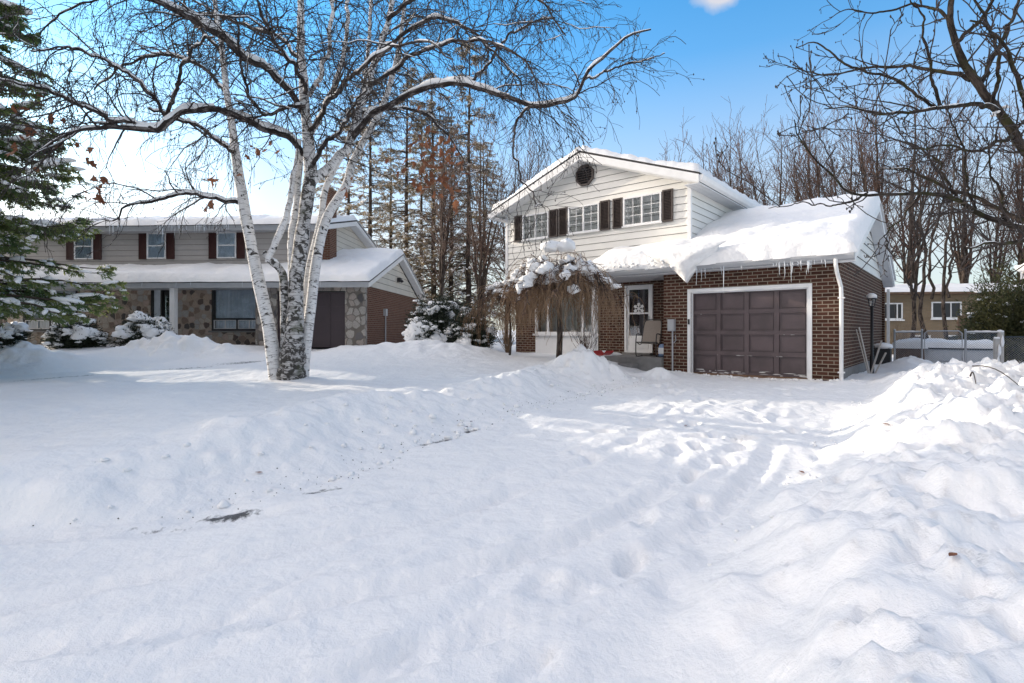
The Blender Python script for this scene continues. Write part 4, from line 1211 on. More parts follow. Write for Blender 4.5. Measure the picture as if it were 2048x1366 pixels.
birch = empty('birch_tree', (0, 0, 0)); bx, by_ = W(578, 750, BY)[:2]; birch.location = (bx, by_, gz(bx, by_)); bpy.context.view_layer.update()
tag(birch, 'large multi-stemmed white birch with bare drooping twigs on the snowy lawn', 'tree')
OFF = np.array(birch.location)
white_st = [stem([(622, 345, .1, 19), (618, 280, .12, 15), (610, 200, .1, 13), (604, 120, 0, 11), (600, 20, -.1, 9), (598, -120, -.2, 6)]),
            stem([(556, 775, -.1, 17), (545, 700, -.1, 17), (535, 640, -.05, 16), (516, 560, 0, 16), (496, 450, .1, 15), (482, 370, .2, 13), (470, 300, .3, 11), (455, 200, .45, 9), (443, 110, .6, 7.5), (430, 0, .8, 6), (420, -140, 1, 4)]),
            stem([(604, 770, .15, 17), (610, 700, .2, 15), (622, 610, .3, 14), (636, 500, .45, 13), (655, 430, .6, 12), (692, 371, .8, 11), (704, 330, 1.0, 10), (726, 285, 1.2, 9), (770, 200, 1.5, 8), (800, 90, 1.9, 6), (815, -60, 2.3, 4)]),
            stem([(586, 560, .1, 11), (584, 500, .15, 11), (590, 430, .25, 11), (598, 350, .3, 10), (603, 300, .3, 9)]),
            stem([(612, 640, .45, 9), (618, 540, .6, 9), (640, 440, .9, 9), (650, 380, 1.1, 8), (690, 300, 1.5, 7), (720, 220, 1.9, 6), (735, 100, 2.4, 5), (745, -40, 3, 4)]),
            stem([(536, 525, -.1, 8), (548, 495, -.12, 9), (565, 450, -.1, 9), (576, 410, -.05, 8), (590, 330, 0, 7), (600, 280, .1, 7)])]
old_st = [stem([(582, 790, -.12, 34), (583, 750, -.1, 34), (584, 715, -.1, 31), (590, 650, -.05, 24), (593, 560, 0, 20), (603, 480, 0, 19), (614, 400, .05, 18), (622, 340, .1, 17), (619, 300, .11, 13)]),
          stem([(566, 790, .02, 15), (568, 740, .0, 13), (570, 690, .0, 12), (569, 640, .0, 11), (568, 590, .0, 11), (564, 545, -.02, 11), (540, 520, -.08, 10), (528, 505, -.1, 8)])]
base_st = stem([(582, 800, -.12, 41), (582, 758, -.1, 39), (584, 735, -.1, 34.5), (586, 710, -.1, 31.5), (588, 685, -.08, 27.5)])
limbs = [stem([(624, 365, .1, 14), (645, 338, .2, 14), (672, 312, .3, 13), (694, 290, .4, 12), (708, 244, .55, 11), (732, 181, .75, 10), (762, 98, 1.0, 9), (782, 24, 1.3, 7.5), (800, -80, 1.6, 5)]),     # right leader
         stem([(608, 225, .1, 9), (597, 205, 0, 9), (565, 170, -.25, 9), (537, 142, -.5, 9), (488, 112, -.9, 10), (440, 73, -1.3, 10), (371, 34, -1.8, 9), (312, 0, -2.3, 8), (250, -40, -2.8, 6)]),     # snowy limb, upper left
         stem([(608, 310, .1, 9), (588, 281, 0, 9), (560, 266, -.3, 9), (527, 254, -.6, 9), (478, 232, -1.1, 9), (415, 215, -1.6, 9), (361, 225, -2.0, 9.5), (337, 242, -2.2, 11), (312, 262, -2.3, 9), (259, 259, -2.6, 7), (205, 259, -2.9, 6), (146, 264, -3.1, 4.5), (98, 288, -3.3, 3), (60, 310, -3.4, 2)]),
         stem([(318, 262, -2.3, 6), (273, 249, -2.5, 6), (215, 234, -2.8, 5.5), (146, 205, -3.2, 5), (98, 181, -3.5, 4), (30, 166, -3.8, 3), (-30, 150, -4, 2)]),
         stem([(330, 232, -2.1, 6), (352, 185, -2.2, 5), (368, 130, -2.4, 4.5), (395, 85, -2.6, 3.5), (430, 70, -2.7, 2.5)]),
         stem([(335, 236, -2.1, 5), (300, 190, -2.4, 5), (250, 145, -2.9, 4), (205, 118, -3.3, 3.5), (140, 98, -3.8, 3), (60, 100, -4.2, 2)]),
         stem([(700, 285, .5, 10), (732, 234, .4, 9), (781, 210, .2, 8.5), (830, 186, 0, 8), (879, 168, -.3, 7.5), (928, 164, -.6, 7.5), (1000, 190, -1.0, 7), (1060, 208, -1.3, 6.5), (1110, 205, -1.5, 6), (1150, 190, -1.6, 5), (1185, 132, -1.7, 4.5), (1215, 100, -1.8, 4), (1250, 75, -1.8, 3), (1300, 62, -1.8, 2)]),
         stem([(490, 410, .15, 7), (462, 402, .0, 6), (420, 393, -.2, 5), (380, 390, -.4, 5), (330, 395, -.7, 4.5), (290, 402, -.9, 4), (255, 415, -1.1, 3), (228, 440, -1.2, 2)]),
         stem([(622, 270, .1, 7), (640, 235, .3, 7), (674, 161, .7, 7), (693, 73, 1.2, 6), (698, 0, 1.5, 5), (704, -80, 1.8, 3)]),
         stem([(612, 200, .1, 7), (632, 161, .0, 7), (659, 98, -.2, 6), (668, 0, -.5, 5), (675, -90, -.7, 3)]),
         stem([(470, 310, .3, 6), (440, 285, .0, 5), (400, 255, -.4, 4.5), (350, 235, -.9, 4), (300, 215, -1.3, 3)]),
         stem([(621, 335, .1, 7), (642, 300, -.1, 6), (668, 270, -.4, 5), (690, 250, -.8, 4), (705, 215, -1.1, 3), (735, 180, -1.4, 2)]),
         stem([(605, 215, .0, 6), (580, 215, -.3, 5), (525, 226, -.9, 4.5), (490, 170, -1.4, 4), (478, 90, -1.8, 3.5), (470, 20, -2, 3)]),
         stem([(760, 105, 1.0, 6), (820, 60, .9, 5), (880, 40, .7, 4.5), (940, 60, .4, 4), (990, 105, .1, 3), (1040, 170, -.2, 2), (1060, 240, -.3, 1.5)]),
         stem([(735, 175, .75, 6), (800, 130, .3, 5), (870, 95, -.3, 4.5), (950, 80, -1.0, 4), (1010, 95, -1.5, 3.5), (1060, 140, -1.8, 2.5), (1080, 220, -2, 1.5)]),
         stem([(775, 40, 1.2, 6), (830, -5, 1.0, 5), (900, -30, .7, 4.5), (990, -35, .3, 4), (1080, 0, -.2, 3), (1130, 70, -.5, 2)]),
         stem([(720, 230, 1.3, 5), (780, 215, 1.8, 4.5), (840, 225, 2.4, 4), (890, 265, 2.9, 3), (930, 330, 3.2, 2.2), (950, 400, 3.4, 1.5)]),
         stem([(600, 120, 0, 6), (570, 80, .4, 5), (520, 60, .9, 4.5), (460, 40, 1.5, 4), (390, 30, 2.0, 3), (320, 60, 2.4, 2)]),
         stem([(450, 180, .5, 5), (400, 130, .9, 4.5), (330, 110, 1.4, 4), (250, 130, 1.8, 3), (190, 180, 2.1, 2)]),
         stem([(443, 110, .6, 5), (380, 40, .7, 4.5), (300, 0, .9, 4), (210, -10, 1.2, 3), (120, 30, 1.4, 2.5), (50, 90, 1.6, 1.6)]),
         stem([(608, 190, .1, 6), (600, 150, -.8, 5.5), (560, 100, -1.8, 5), (520, 30, -2.8, 4), (500, -40, -3.4, 3)]),
         stem([(620, 260, .1, 6), (660, 200, -.9, 5.5), (720, 140, -2.0, 5), (790, 90, -2.9, 4), (860, 80, -3.5, 3), (910, 120, -3.8, 2)]),
         stem([(1150, 190, -1.6, 4), (1175, 160, -1.4, 3), (1230, 135, -1.2, 2.5), (1290, 120, -1, 2), (1330, 110, -.9, 1.3)]),
         stem([(1060, 208, -1.3, 4), (1040, 240, -1.2, 3.5), (1025, 290, -1.1, 3), (1040, 345, -1.0, 2.5), (1065, 390, -1, 1.8), (1090, 420, -1, 1.2)]),
         stem([(930, 165, -.6, 5), (965, 140, -.4, 4), (1000, 90, -.2, 3.5), (1050, 50, 0, 3), (1110, 35, .1, 2)])]


def birch_build():
    rng = np.random.default_rng(21)
    mb = MB(); W_, O_, Lm = [], [], []
    for P, R in white_st:
        P, R = resample(P, R * .72, 44); k_ = np.arange(44) * .22 + len(W_) * 9.1; P[:, 0] += .03 * fbm(k_, k_ * 0, 2, 5); P[:, 1] += .03 * fbm(k_, k_ * 0, 2, 6); W_.append((P, R))
        q = MB(); q.tube(P - OFF, R * (1 + .10 * fbm(k_ * 1.6, k_ * 0 + 3, 2, 8)), 14); q.build('trunk', M['birch'], birch, True)
    for P, R in old_st:
        P, R = resample(P, R * .70, 48); O_.append((P, R)); q = MB(); q.tube(P - OFF, R * (1 + .10 * fbm(np.arange(48) * .3, np.full(48, 5.0 + len(O_)), 2, 8)), 16); q.build('trunk', M['birch2'], birch, True)
    P, R = resample(base_st[0], base_st[1] * .72, 22); q = MB(); q.tube(P - OFF, R * (1 + .06 * rng.normal(size=22)), 18); q.build('trunk_base', M['birch4'], birch, True)
    big = MB(); small = MB()
    for i, (P, R) in enumerate(limbs):
        P, R = resample(P, R * .68, 46)
        P = P + .065 * np.stack([fbm(np.arange(46) * .3, np.full(46, i * 7.7 + c), 2, c) for c in range(3)], 1)
        Lm.append((P, R)); (big if i in (0, 8, 9) else small).tube(P - OFF, R, 9, 0)
    big.build('limb', M['birch3'], birch, True); small.build('branch', M['limb'], birch, True)
    # secondary branches, drooping branchlets, twigs
    src = Lm + [(P[20:], R[20:]) for P, R in W_[1:3] + W_[4:5]] + W_[:1]
    thinl = [src[i] for i in (6, 22, 23, 24)]; src = [q for i, q in enumerate(src) if i not in (6, 22, 23, 24)]
    b2 = grow(src, 5.6, (.45, 1.7), 9, (.5, 1.25), .55, .20, .55, .016, .3, .12, 1.0, .16, rng)
    b2b = grow(thinl, 3.2, (.35, 1.2), 9, (.5, 1.2), .45, .20, .55, .014, .3, .2, 1.0, .12, rng)
    b2 = tuple(np.concatenate([a, c]) for a, c in zip(b2, b2b))
    grow_b2 = b2
    sn = MB()
    for P, R in Lm[1:8] + Lm[10:12]: branch_snow(sn, P - OFF, R * 1.45, rng, .35, 8, .8)
    for P, R in Lm[12:]: branch_snow(sn, P - OFF, R * 1.35, rng, .45, 6, .5)
    for P, R in aslist(grow_b2)[::3]: branch_snow(sn, P - OFF, np.maximum(R, .006) * 1.5, rng, .55, 4, .2)
    branch_snow(sn, Lm[0][0] - OFF, Lm[0][1] * .9, rng, .45, 8, .5); branch_snow(sn, O_[1][0] - OFF, O_[1][1] * 1.0, rng, .3, 8, 1)
    branch_snow(sn, W_[2][0][18:34] - OFF, W_[2][1][18:34] * .7, rng, .4, 8, .7)
    sn.sphere(W(585, 758, BY - .1) - OFF + (0, .05, -.12), (.62, .5, .16), 24, 12)
    sn.build('snow', M['snow'], birch, True)
    b3 = grow(aslist(b2), 5.8, (.25, 1.0), 7, (.35, 1.1), .75, .20, .6, .0062, .45, .1, 1.0, 0, rng)
    b4 = grow(aslist(b3), 4.8, (.10, .45), 5, (.4, 1.1), .55, .22, .75, .0040, .55, .15, 1.0, 0, rng)
    t = MB(); t.tubes(b2[0] - OFF, np.maximum(b2[1], .0058), 5); t.build('branchlets', M['twig'], birch, True)
    t = MB(); t.tubes(b3[0] - OFF, np.maximum(b3[1], .0046), 3); t.tubes(b4[0] - OFF, np.maximum(b4[1], .0036), 3)
    E_ = np.concatenate([b4[0][:, -1], b4[0][:, 2][::3]]); E_ = E_[rng.random(len(E_)) < .42]
    octas(t, E_ - OFF, rng.uniform(.007, .015, len(E_)))
    t.build('twigs', M['twig'], birch, True)
    print('birch', len(b2[0]), len(b3[0]), len(b4[0]))
    # clusters of brown leaves still hanging
    lf = MB(); C = []
    for px, py, dy, n, sp in ((875, 300, -1.5, 34, .22), (850, 335, -1.2, 20, .22), (885, 365, -1.3, 24, .2), (830, 360, -1.2, 12, .2), (190, 385, -2.8, 8, .10), (185, 400, -2.8, 4, .06), (425, 362, -1.5, 4, .06), (418, 416, -1.6, 4, .06), (210, 365, -2.8, 4, .05), (180, 318, -2.8, 6, .10), (535, 300, -1, 7, .2), (60, 230, -3.5, 7, .2), (815, 250, -1, 6, .3), (910, 420, -1, 5, .15), (30, 290, -3.4, 5, .2), (610, 170, -.6, 4, .1), (500, 330, -1, 4, .2), (920, 345, -1, 5, .15), (700, 380, -.6, 5, .2)):
        C.append(W(px, py, BY + dy) + rng.normal(0, sp, (n, 3)))
    C = np.concatenate(C) - OFF
    for c in C:
        a = norm(rng.normal(size=3)); bq = norm(np.cross(a, rng.normal(size=3))); nn = np.cross(a, bq); z = rng.uniform(.045, .105)
        a = norm(a + np.array([0, 0, -.9]))
        rim = [(0, -.9), (.45, -.75), (.95, -.35), (.55, -.05), (.85, .45), (.35, .45), (0, 1.1), (-.35, .45), (-.85, .45), (-.55, -.05), (-.95, -.35), (-.45, -.75)]
        V = [c] + [c + z * (x * bq + y * a + .35 * abs(x) * nn) for x, y in rim]
        lf.add(V, [(0, i + 1, (i + 1) % 12 + 1) for i in range(12)])
    lf.build('dead_leaves', M['deadleaf'], birch)


birch_build()


# ------------------------------------------------------------------ conifers
def conifer(H, rb, z0, nb, nbl, nned, rng, nl=.07, nw=.012, droop=.5, mat_='spruce', snowy=1.0, trunk_r=.2, pw=.85, name='spruce_tree', upw=.15, snow_s=(.10, .28), bare=0.0, ic=ICO2):
    root = empty(name)
    t = np.linspace(0, 1, 12)
    q = MB(); q.tube(np.stack([.05 * rng.normal(size=12).cumsum() * .5, .05 * rng.normal(size=12).cumsum() * .5, H * t - .3], 1), trunk_r * (1 - .92 * t) + .01, 9)
    q.build('trunk', M['bark'], root, True)
    z = z0 + (H * .97 - z0) * rng.random(nb) ** 1.15
    th = rng.uniform(0, 2 * PI, nb)
    L = rb * (1 - (z - z0 * .5) / (H - z0 * .5)) ** pw * rng.uniform(.72, 1.08, nb) + .12
    n = 9
    d = np.stack([np.cos(th), np.sin(th), np.full(nb, upw) + .35 * (z / H)], 1); d = norm(d)
    P = np.empty((nb, n, 3)); P[:, 0] = np.stack([0 * z, 0 * z, z], 1)
    for i in range(1, n):
        d = norm(d + np.array([0, 0, -droop / (n - 1)]) + rng.normal(0, .05, (nb, 3)) + (np.array([0, 0, .28]) if i > n * .7 else 0))
        P[:, i] = P[:, i - 1] + d * (L / (n - 1))[:, None]
    R = np.maximum((.008 + .011 * L)[:, None] * np.linspace(1, .15, n)[None], .004)
    q = MB(); q.tubes(P, R, 4); q.build('branches', M['bark'], root, True)
    # branchlets
    tl = rng.uniform(bare, 1.0, (nb, nbl)); s = tl * (n - 1); k = np.minimum(s.astype(int), n - 2); u = (s - k)[..., None]
    ii = np.arange(nb)[:, None]
    B0 = P[ii, k] * (1 - u) + P[ii, k + 1] * u; T = norm(P[ii, k + 1] - P[ii, k])
    sd = norm(np.cross(T, np.array([0, 0, 1.0]))) * np.where(rng.random((nb, nbl, 1)) < .5, 1, -1)
    D = norm(T * .75 + sd * rng.uniform(.3, 1.0, (nb, nbl, 1)) + np.array([0, 0, -.25]) + rng.normal(0, .15, (nb, nbl, 3)))
    LL = (.16 + .30 * L[:, None] / max(rb, .1) * (1.1 - tl)) * rng.uniform(.6, 1.25, (nb, nbl)) * (rb / 2.6) ** .5
    B0 = B0.reshape(-1, 3); D = D.reshape(-1, 3); LL = LL.ravel(); m = len(B0)
    # needles
    f = rng.random((m, nned)); 
    base = B0[:, None] + D[:, None] * (f * LL[:, None])[..., None] + np.array([0, 0, -.18]) * (f ** 2 * LL[:, None])[..., None]
    nd_ = norm(D[:, None] * .8 + rng.normal(0, .55, (m, nned, 3)) + np.array([0, 0, -.10]))
    q = MB(); nnd = m * nned
    tuft(q, base.reshape(-1, 3), nd_.reshape(-1, 3), nl * rng.uniform(.6, 1.3, nnd), nw * rng.uniform(.7, 1.3, nnd), 0, rng)
    q.build('crown', M[mat_], root)
    if snowy > 0:
        pick = rng.random(m) < .20 * snowy
        C = B0[pick] + D[pick] * (LL[pick] * .5)[:, None] + np.array([0, 0, .02]); ls = LL[pick]
        S = np.stack([ls * .42 * rng.uniform(.5, 1.2, len(ls)), ls * .24 * rng.uniform(.5, 1.2, len(ls)), ls * .15 * rng.uniform(.7, 1.4, len(ls))], 1)
        q = MB(); blobs(q, C, S, ICO1 if ic is ICO1 else ICO2, .45, 1, 0, rng, D[pick])
        if ic is not ICO1:
            pb = rng.random(nb) < .6
            for Pp, Lx in zip(P[pb], L[pb]):
                kk = rng.integers(4, n - 1); sz = rng.uniform(*snow_s) * min(1, Lx)
                a = Pp[kk:kk + 2].mean(0) + np.array([0, 0, sz * .12])
                blobs(q, [a], [(sz * 1.3, sz * .62, sz * .34)], ICO2, .4, 1, 0, rng, (Pp[kk + 1] - Pp[kk])[None])
        q.build('snow', M['snow'], root, True)
    return root


rngS = np.random.default_rng(31)
spr = conifer(11.6, 3.1, 1.6, 320, 30, 30, rngS, .10, .014, .62, 'spruce', 1.9, .2)
spr.location = (-12.35, 11.9, .1)
tag(spr, 'tall dark green spruce with snow-loaded boughs at the left edge before the stone house', 'tree')
# unseen spruces added left of the frame to shade the lawn and driveway
for k, (x, y, rz, sc) in enumerate(((-19.5, 15.4, .7, 1.0), (-17.5, 12.2, 1.3, 1.15), (-20.5, 15.2, 2.0, 1.25), (-18.5, 9.6, 3.3, 1.15), (-16.5, 6.9, 2.6, 1.1), (-22, 3.6, 4.0, 1.15), (-24, 17.6, 5.0, 1.3), (-25, 12.5, 5.5, 1.3), (-22, 8.0, .2, 1.2), (-17, 3.0, 1.0, 1.1))):
    c = copy_tree(spr); c.location = (x, y, -.1); c.rotation_euler = (0, 0, rz); c.scale = (sc, sc, sc)
    c['label'] = 'unseen spruce added beyond the left edge to shade the lawn and driveway'; c['group'] = 'added shade spruces at the left'

# bronze-lit conifers behind the two houses
vars_ = [conifer(19, 3.5, 1.2, 150, 12, 8, np.random.default_rng(40 + k), .22, .018, .75, 'conifer', 2.6, .20, .55, 'conifer_tree', .02, bare=.15, ic=ICO1) for k in range(3)]
conspots = [(700, 40, 0, 'snowy bronze conifer rising behind the ridge of the stone house chimney end'), (742, 37, 1, 'snowy bronze conifer standing directly behind the peak of the neighbour\'s upper gable end'),
            (780, 41, 2, 'snowy bronze conifer behind the neighbour\'s low garage roof, left of its peak'), (815, 36, 0, 'snowy bronze conifer rising just over the peak of the neighbour\'s garage gable'),
            (868, 35, 1, 'thin-trunked snowy conifer over the yew shrubs, first right of the garage gable'), (903, 36, 2, 'thin-trunked snowy conifer over the yew shrubs, second right of the garage gable'),
            (936, 34, 0, 'stout-trunked snowy conifer over the yew shrubs, third right of the garage gable'), (968, 44, 1, 'distant snowy conifer seen left of the white gable, last of the row'),
            (655, 43, 2, 'snowy bronze conifer half hidden by the right birch stems'), (842, 46, 2, 'distant snowy conifer in the gap between two nearer thin trunks')]
for i, (px, Y, k, lab) in enumerate(conspots):
    o = vars_[k] if i in (0, 1, 2) else copy_tree(vars_[k])
    o.location = ((px - CX) / F * Y, Y, .5); o.rotation_euler = (0, 0, i * 1.7); s_ = .92 + .12 * math.sin(i * 2.3); o.scale = (1, 1, s_)
    tag(o, lab, 'tree', 'snowy conifers behind the houses')
for i, (px, Y, k, sc, lab) in enumerate(((1480, 46, 0, .88, 'snowy conifer showing above the valley of the white-sided house roof'), (1392, 50, 1, .86, 'low conifer tip just clear of the right slope of the upper roof'), (1530, 48, 2, .80, 'snowy conifer behind the garage roof among bare trees'))):
    o = copy_tree(vars_[k]); o.location = ((px - CX) / F * Y, Y, .3); o.rotation_euler = (0, 0, 2 + i); o.scale = (1, 1, sc * .8)
    tag(o, lab, 'tree', 'conifers behind the brick house')


# ------------------------------------------------------------------ bare trees
def bare_tree(H, rng, spread=.35, tr=.16, name='bare_tree', m='twig2', lead=3, dens=1.0, droop=-.5, base=.18, thin=.006, snow=True, crook=.10):
    root = empty(name); src = []
    q = MB()
    n = 16; t = np.linspace(0, 1, n)
    lean = rng.normal(0, .04, 2)
    for k in range(lead):
        a = rng.uniform(0, 2 * PI) if k else 0
        fx = spread * H * (.35 if k else .08)
        st = base if k else 0
        w = np.clip((t), 0, 1)
        x = (lean[0] * H * t) + math.cos(a) * fx * t ** 1.3 + crook * np.cumsum(rng.normal(0, .35, n)); y = (lean[1] * H * t) + math.sin(a) * fx * t ** 1.3 + crook * np.cumsum(rng.normal(0, .35, n))
        hh = H * (rng.uniform(.75, .95) if k else 1)
        z = (st + (1 - st) * t) * hh
        x -= x[0]; y -= y[0]
        if k: x += lean[0] * H * st; y += lean[1] * H * st
        P = np.stack([x, y, z - (.2 if not k else 0)], 1); R = tr * (1 if k == 0 else .65) * (1 - .97 * t) + .006
        src.append((P, R)); q.tube(P, R, 9)
    q.build('trunk', M['bark'], root, True)
    b1 = grow(src, 2.3 * dens, (.14 * H, .30 * H), 9, (.45, .95), droop, .10, .55, .06, .22, .22, .97, .25, rng, lenby=.55)
    b2 = grow(aslist(b1), 2.6 * dens, (.06 * H, .14 * H), 7, (.4, .9), droop * .7, .13, .6, .02, .3, .15, 1, .12, rng)
    b3 = grow(aslist(b2), 3.2 * dens, (.02 * H, .07 * H), 5, (.35, .9), droop * .4, .15, .7, .009, .5, .2, 1, .05, rng)
    t_ = MB(); t_.tubes(b1[0], np.maximum(b1[1], thin), 5); t_.tubes(b2[0], np.maximum(b2[1], thin * .8), 3); t_.tubes(b3[0], np.maximum(b3[1], thin * .7), 3)
    t_.build('crown', M[m], root, True)
    if snow:
        s = MB()
        for P, R in aslist(b1)[::4]: branch_snow(s, P, np.maximum(R, .02), rng, .75, 5, .4)
        if s.v: s.build('snow', M['snow'], root, True)
    print(name, len(b1[0]), len(b2[0]), len(b3[0]))
    return root


bv = [bare_tree(16, np.random.default_rng(60 + k), .32, .17, lead=5, dens=.66, thin=.014) for k in range(3)]
bspots = [(1405, 41, 0, .98, 'bare reddish-twigged tree behind the right slope of the upper roof'), (1450, 38, 1, .96, 'bare reddish-twigged tree over the roof valley, beside the tallest conifer'), (1500, 43, 2, 1.02, 'bare reddish-twigged tree behind the end of the upper eave'),
          (1560, 39, 0, .98, 'bare reddish-twigged tree over the left third of the garage roof'), (1610, 44, 1, 1.12, 'bare tree over the middle of the snowy garage roof'), (1655, 38, 2, 1.02, 'bare tree over the garage roof, left of its ridge end'),
          (1700, 42, 0, 1.1, 'bare tree behind the garage roof near its ridge end'), (1745, 36, 1, 1.12, 'bare tree directly behind the garage gable tip'), (1770, 44, 2, 1.1, 'farther bare tree just right of the garage gable tip'),
          (1985, 40, 1, .9, 'bare tree above the evergreen hedge at the right edge'), (1010, 30, 2, .72, 'bare dark tree leaning by the left corner of the white gable'), (1060, 42, 0, .95, 'bare tree rising behind the left slope of the white gable'),
          (885, 30, 1, .80, 'bare brown tree in front of the thin conifer trunks above the yews'), (1805, 34, 2, .98, 'bare warm-brown tree behind the nearest slim tree by the bungalow'), (1935, 35, 0, .98, 'bare warm-brown tree over the bungalow roof, left of the evergreen'), (2040, 36, 2, .95, 'bare warm-brown tree at the right edge above the evergreen'), (955, 27, 0, .70, 'bare brown tree between the yews and the left corner of the brick house')]
for i, (px, Y, k, sc, lab) in enumerate(bspots):
    o = bv[k] if i in (0, 1, 2) else copy_tree(bv[k])
    o.location = ((px - CX) / F * Y, Y, .2); o.rotation_euler = (0, 0, i * 2.1); o.scale = (sc, sc, sc)
    tag(o, lab, 'tree', 'bare trees behind the houses')
# the nearer slim trees right of the garage
for i, (px, Y, H, ld, seed, lab) in enumerate(((1826, 23, 12, 3, 71, 'slim dark bare tree in front of the tan bungalow, nearest the garage'), (1868, 22, 9.5, 2, 72, 'crooked dark bare tree beside the bungalow window'), (1898, 24, 11, 2, 74, 'thicker grey-brown bare tree right of the bungalow window'))):
    o = bare_tree(H, np.random.default_rng(seed), .30, .085, lead=ld, dens=.6, droop=-.3, thin=.008, base=.26, crook=.24, m='twig')
    o.location = ((px - CX) / F * Y, Y, .1); tag(o, lab, 'tree', 'slim bare trees by the bungalow')


# the dark tree reaching in from the right
def right_tree():
    rng = np.random.default_rng(81)
    root = empty('overhanging_tree', (7.9, 6.9, .0)); O = np.array(root.location)
    tag(root, 'dark bare tree whose knobby boughs reach in from the right edge', 'tree')
    def st(pts, Y0=7.0): return np.array([W(x, y, Y0 + dy) for x, y, dy, w in pts]), np.array([w / F * (Y0 + dy) for x, y, dy, w in pts])
    trunk = (np.array([(7.9, 6.9, -.3), (7.85, 6.95, 1.2), (7.75, 7.0, 2.2), (7.65, 7.0, 3.0), (7.6, 7.05, 3.8), (7.9, 7.1, 5.5), (8.0, 7.2, 8)]), np.array([.19, .17, .15, .14, .12, .09, .04]))
    J = lambda z: (1024 + 7.68 / 7 * F, HY - (z - CH) / 7 * F)
    a, b_, c_ = J(2.6), J(3.0), J(2.2)
    L = [st([(*a, 0, 17), (2110, 400, 0, 16), (2048, 300, 0, 15), (2000, 225, .0, 14), (1950, 160, .1, 13), (1922, 105, .1, 11), (1903, 40, .1, 10), (1908, 0, .2, 9), (1925, -80, .2, 6)]),
         st([(2000, 225, 0, 9), (1970, 212, -.2, 9), (1947, 211, -.4, 8), (1877, 214, -.7, 6), (1807, 225, -.9, 5), (1754, 230, -1.1, 4), (1700, 218, -1.2, 3), (1649, 220, -1.3, 2)]),
         st([(1945, 158, .1, 8), (1910, 147, .3, 7), (1877, 141, .5, 6), (1807, 132, .9, 5), (1737, 137, 1.2, 4), (1666, 148, 1.4, 3), (1610, 140, 1.6, 2.4), (1575, 134, 1.7, 1.6)]),
         st([(1870, 214, -.7, 5), (1845, 200, -.7, 5), (1820, 175, -.6, 5), (1772, 151, -.5, 4.5), (1701, 134, -.3, 4), (1666, 112, -.1, 3), (1630, 85, 0, 2.4), (1592, 95, .1, 1.6)]),
         st([(1876, 212, -.7, 6), (1866, 170, -.8, 5), (1858, 120, -.9, 4.5), (1850, 70, -1, 4), (1842, 28, -1, 3), (1810, -20, -1.1, 2)]),
         st([(*c_, 0, 12), (2100, 470, -.2, 11), (2048, 457, -.3, 10), (1965, 432, -.5, 9), (1898, 392, -.7, 8), (1842, 388, -.9, 6), (1772, 387, -1.1, 5), (1701, 384, -1.3, 4.5), (1659, 346, -1.4, 3.5), (1624, 309, -1.5, 3), (1596, 267, -1.6, 2.2), (1585, 239, -1.6, 1.5)]),
         st([(*c_, 0, 10), (2048, 440, .2, 8), (1960, 400, .4, 7), (1898, 378, .5, 6), (1860, 358, .6, 5), (1824, 341, .7, 3.5), (1754, 336, .8, 2)]),
         st([(1735, 386, -1.2, 3.5), (1701, 406, -1.3, 3), (1652, 411, -1.4, 2.6), (1596, 406, -1.5, 2), (1533, 420, -1.6, 1.3)]),
         st([(*c_, 0, 10), (2080, 480, -.8, 8), (2048, 482, -1, 7), (1986, 487, -1.3, 5), (1933, 495, -1.5, 2.5)]),
         st([(1912, 85, .1, 7), (1960, 40, .0, 6), (1990, -10, -.1, 5), (2010, -60, -.2, 3)]),
         st([(1960, 175, .1, 8), (1990, 110, .4, 7), (2020, 50, .6, 6), (2040, -20, .8, 4)]),
         st([(1903, 40, .1, 7), (1870, 20, .4, 5), (1820, 10, .7, 4), (1760, 25, 1.0, 3), (1700, 20, 1.2, 2), (1660, 35, 1.3, 1.4)]),
         st([(2030, 275, 0, 8), (2010, 280, -.5, 6), (1960, 300, -1, 5), (1900, 290, -1.4, 4), (1850, 300, -1.7, 3), (1800, 290, -1.9, 2)]),
         st([(1985, 205, 0, 7), (2000, 130, -.6, 6), (1985, 60, -1.2, 5), (1950, 0, -1.6, 4), (1930, -60, -1.9, 3)]),
         st([(*b_, 0, 12), (2090, 280, -.6, 9), (2040, 180, -1.2, 8), (2020, 110, -1.6, 6), (1980, 60, -1.9, 4), (1940, 40, -2.1, 3)]),
         st([(1950, 420, -.5, 5), (1930, 350, -.6, 4), (1925, 290, -.7, 3), (1900, 240, -.8, 2.2), (1895, 190, -.9, 1.5)]),
         st([(1910, 395, -.7, 5), (1880, 330, -.6, 4), (1830, 290, -.5, 3), (1790, 280, -.4, 2.2), (1750, 290, -.3, 1.4)]),
         st([(2010, 445, -.4, 5), (2000, 380, -.8, 4), (1980, 330, -1.1, 3), (1990, 270, -1.3, 2)]),
         st([(1840, 388, -.9, 4), (1800, 440, -.7, 3), (1770, 470, -.6, 2.2), (1790, 520, -.5, 1.5)])]
    q = MB(); q.tube(*[x if i else x - O for i, x in enumerate(resample(*trunk, 24))], 12); q.build('trunk', M['barkg'], root, True)
    q = MB(); src = []
    for i, (P, R) in enumerate(L):
        P, R = resample(P, R * .56, 40); P = P + .03 * np.stack([fbm(np.arange(40) * .35, np.full(40, i * 5.1 + c), 2, c) for c in range(3)], 1)
        src.append((P, R)); q.tube(P - O, R * (1 + .05 * rng.normal(size=40)), 8)
    q.build('boughs', M['barkg'], root, True)
    b1 = grow(src, 4.6, (.25, .95), 8, (.5, 1.1), -.15, .16, .6, .013, .4, .18, 1, .12, rng)
    b2 = grow(aslist(b1), 4.6, (.10, .38), 6, (.45, 1.1), -.2, .2, .7, .0075, .55, .15, 1, .08, rng)
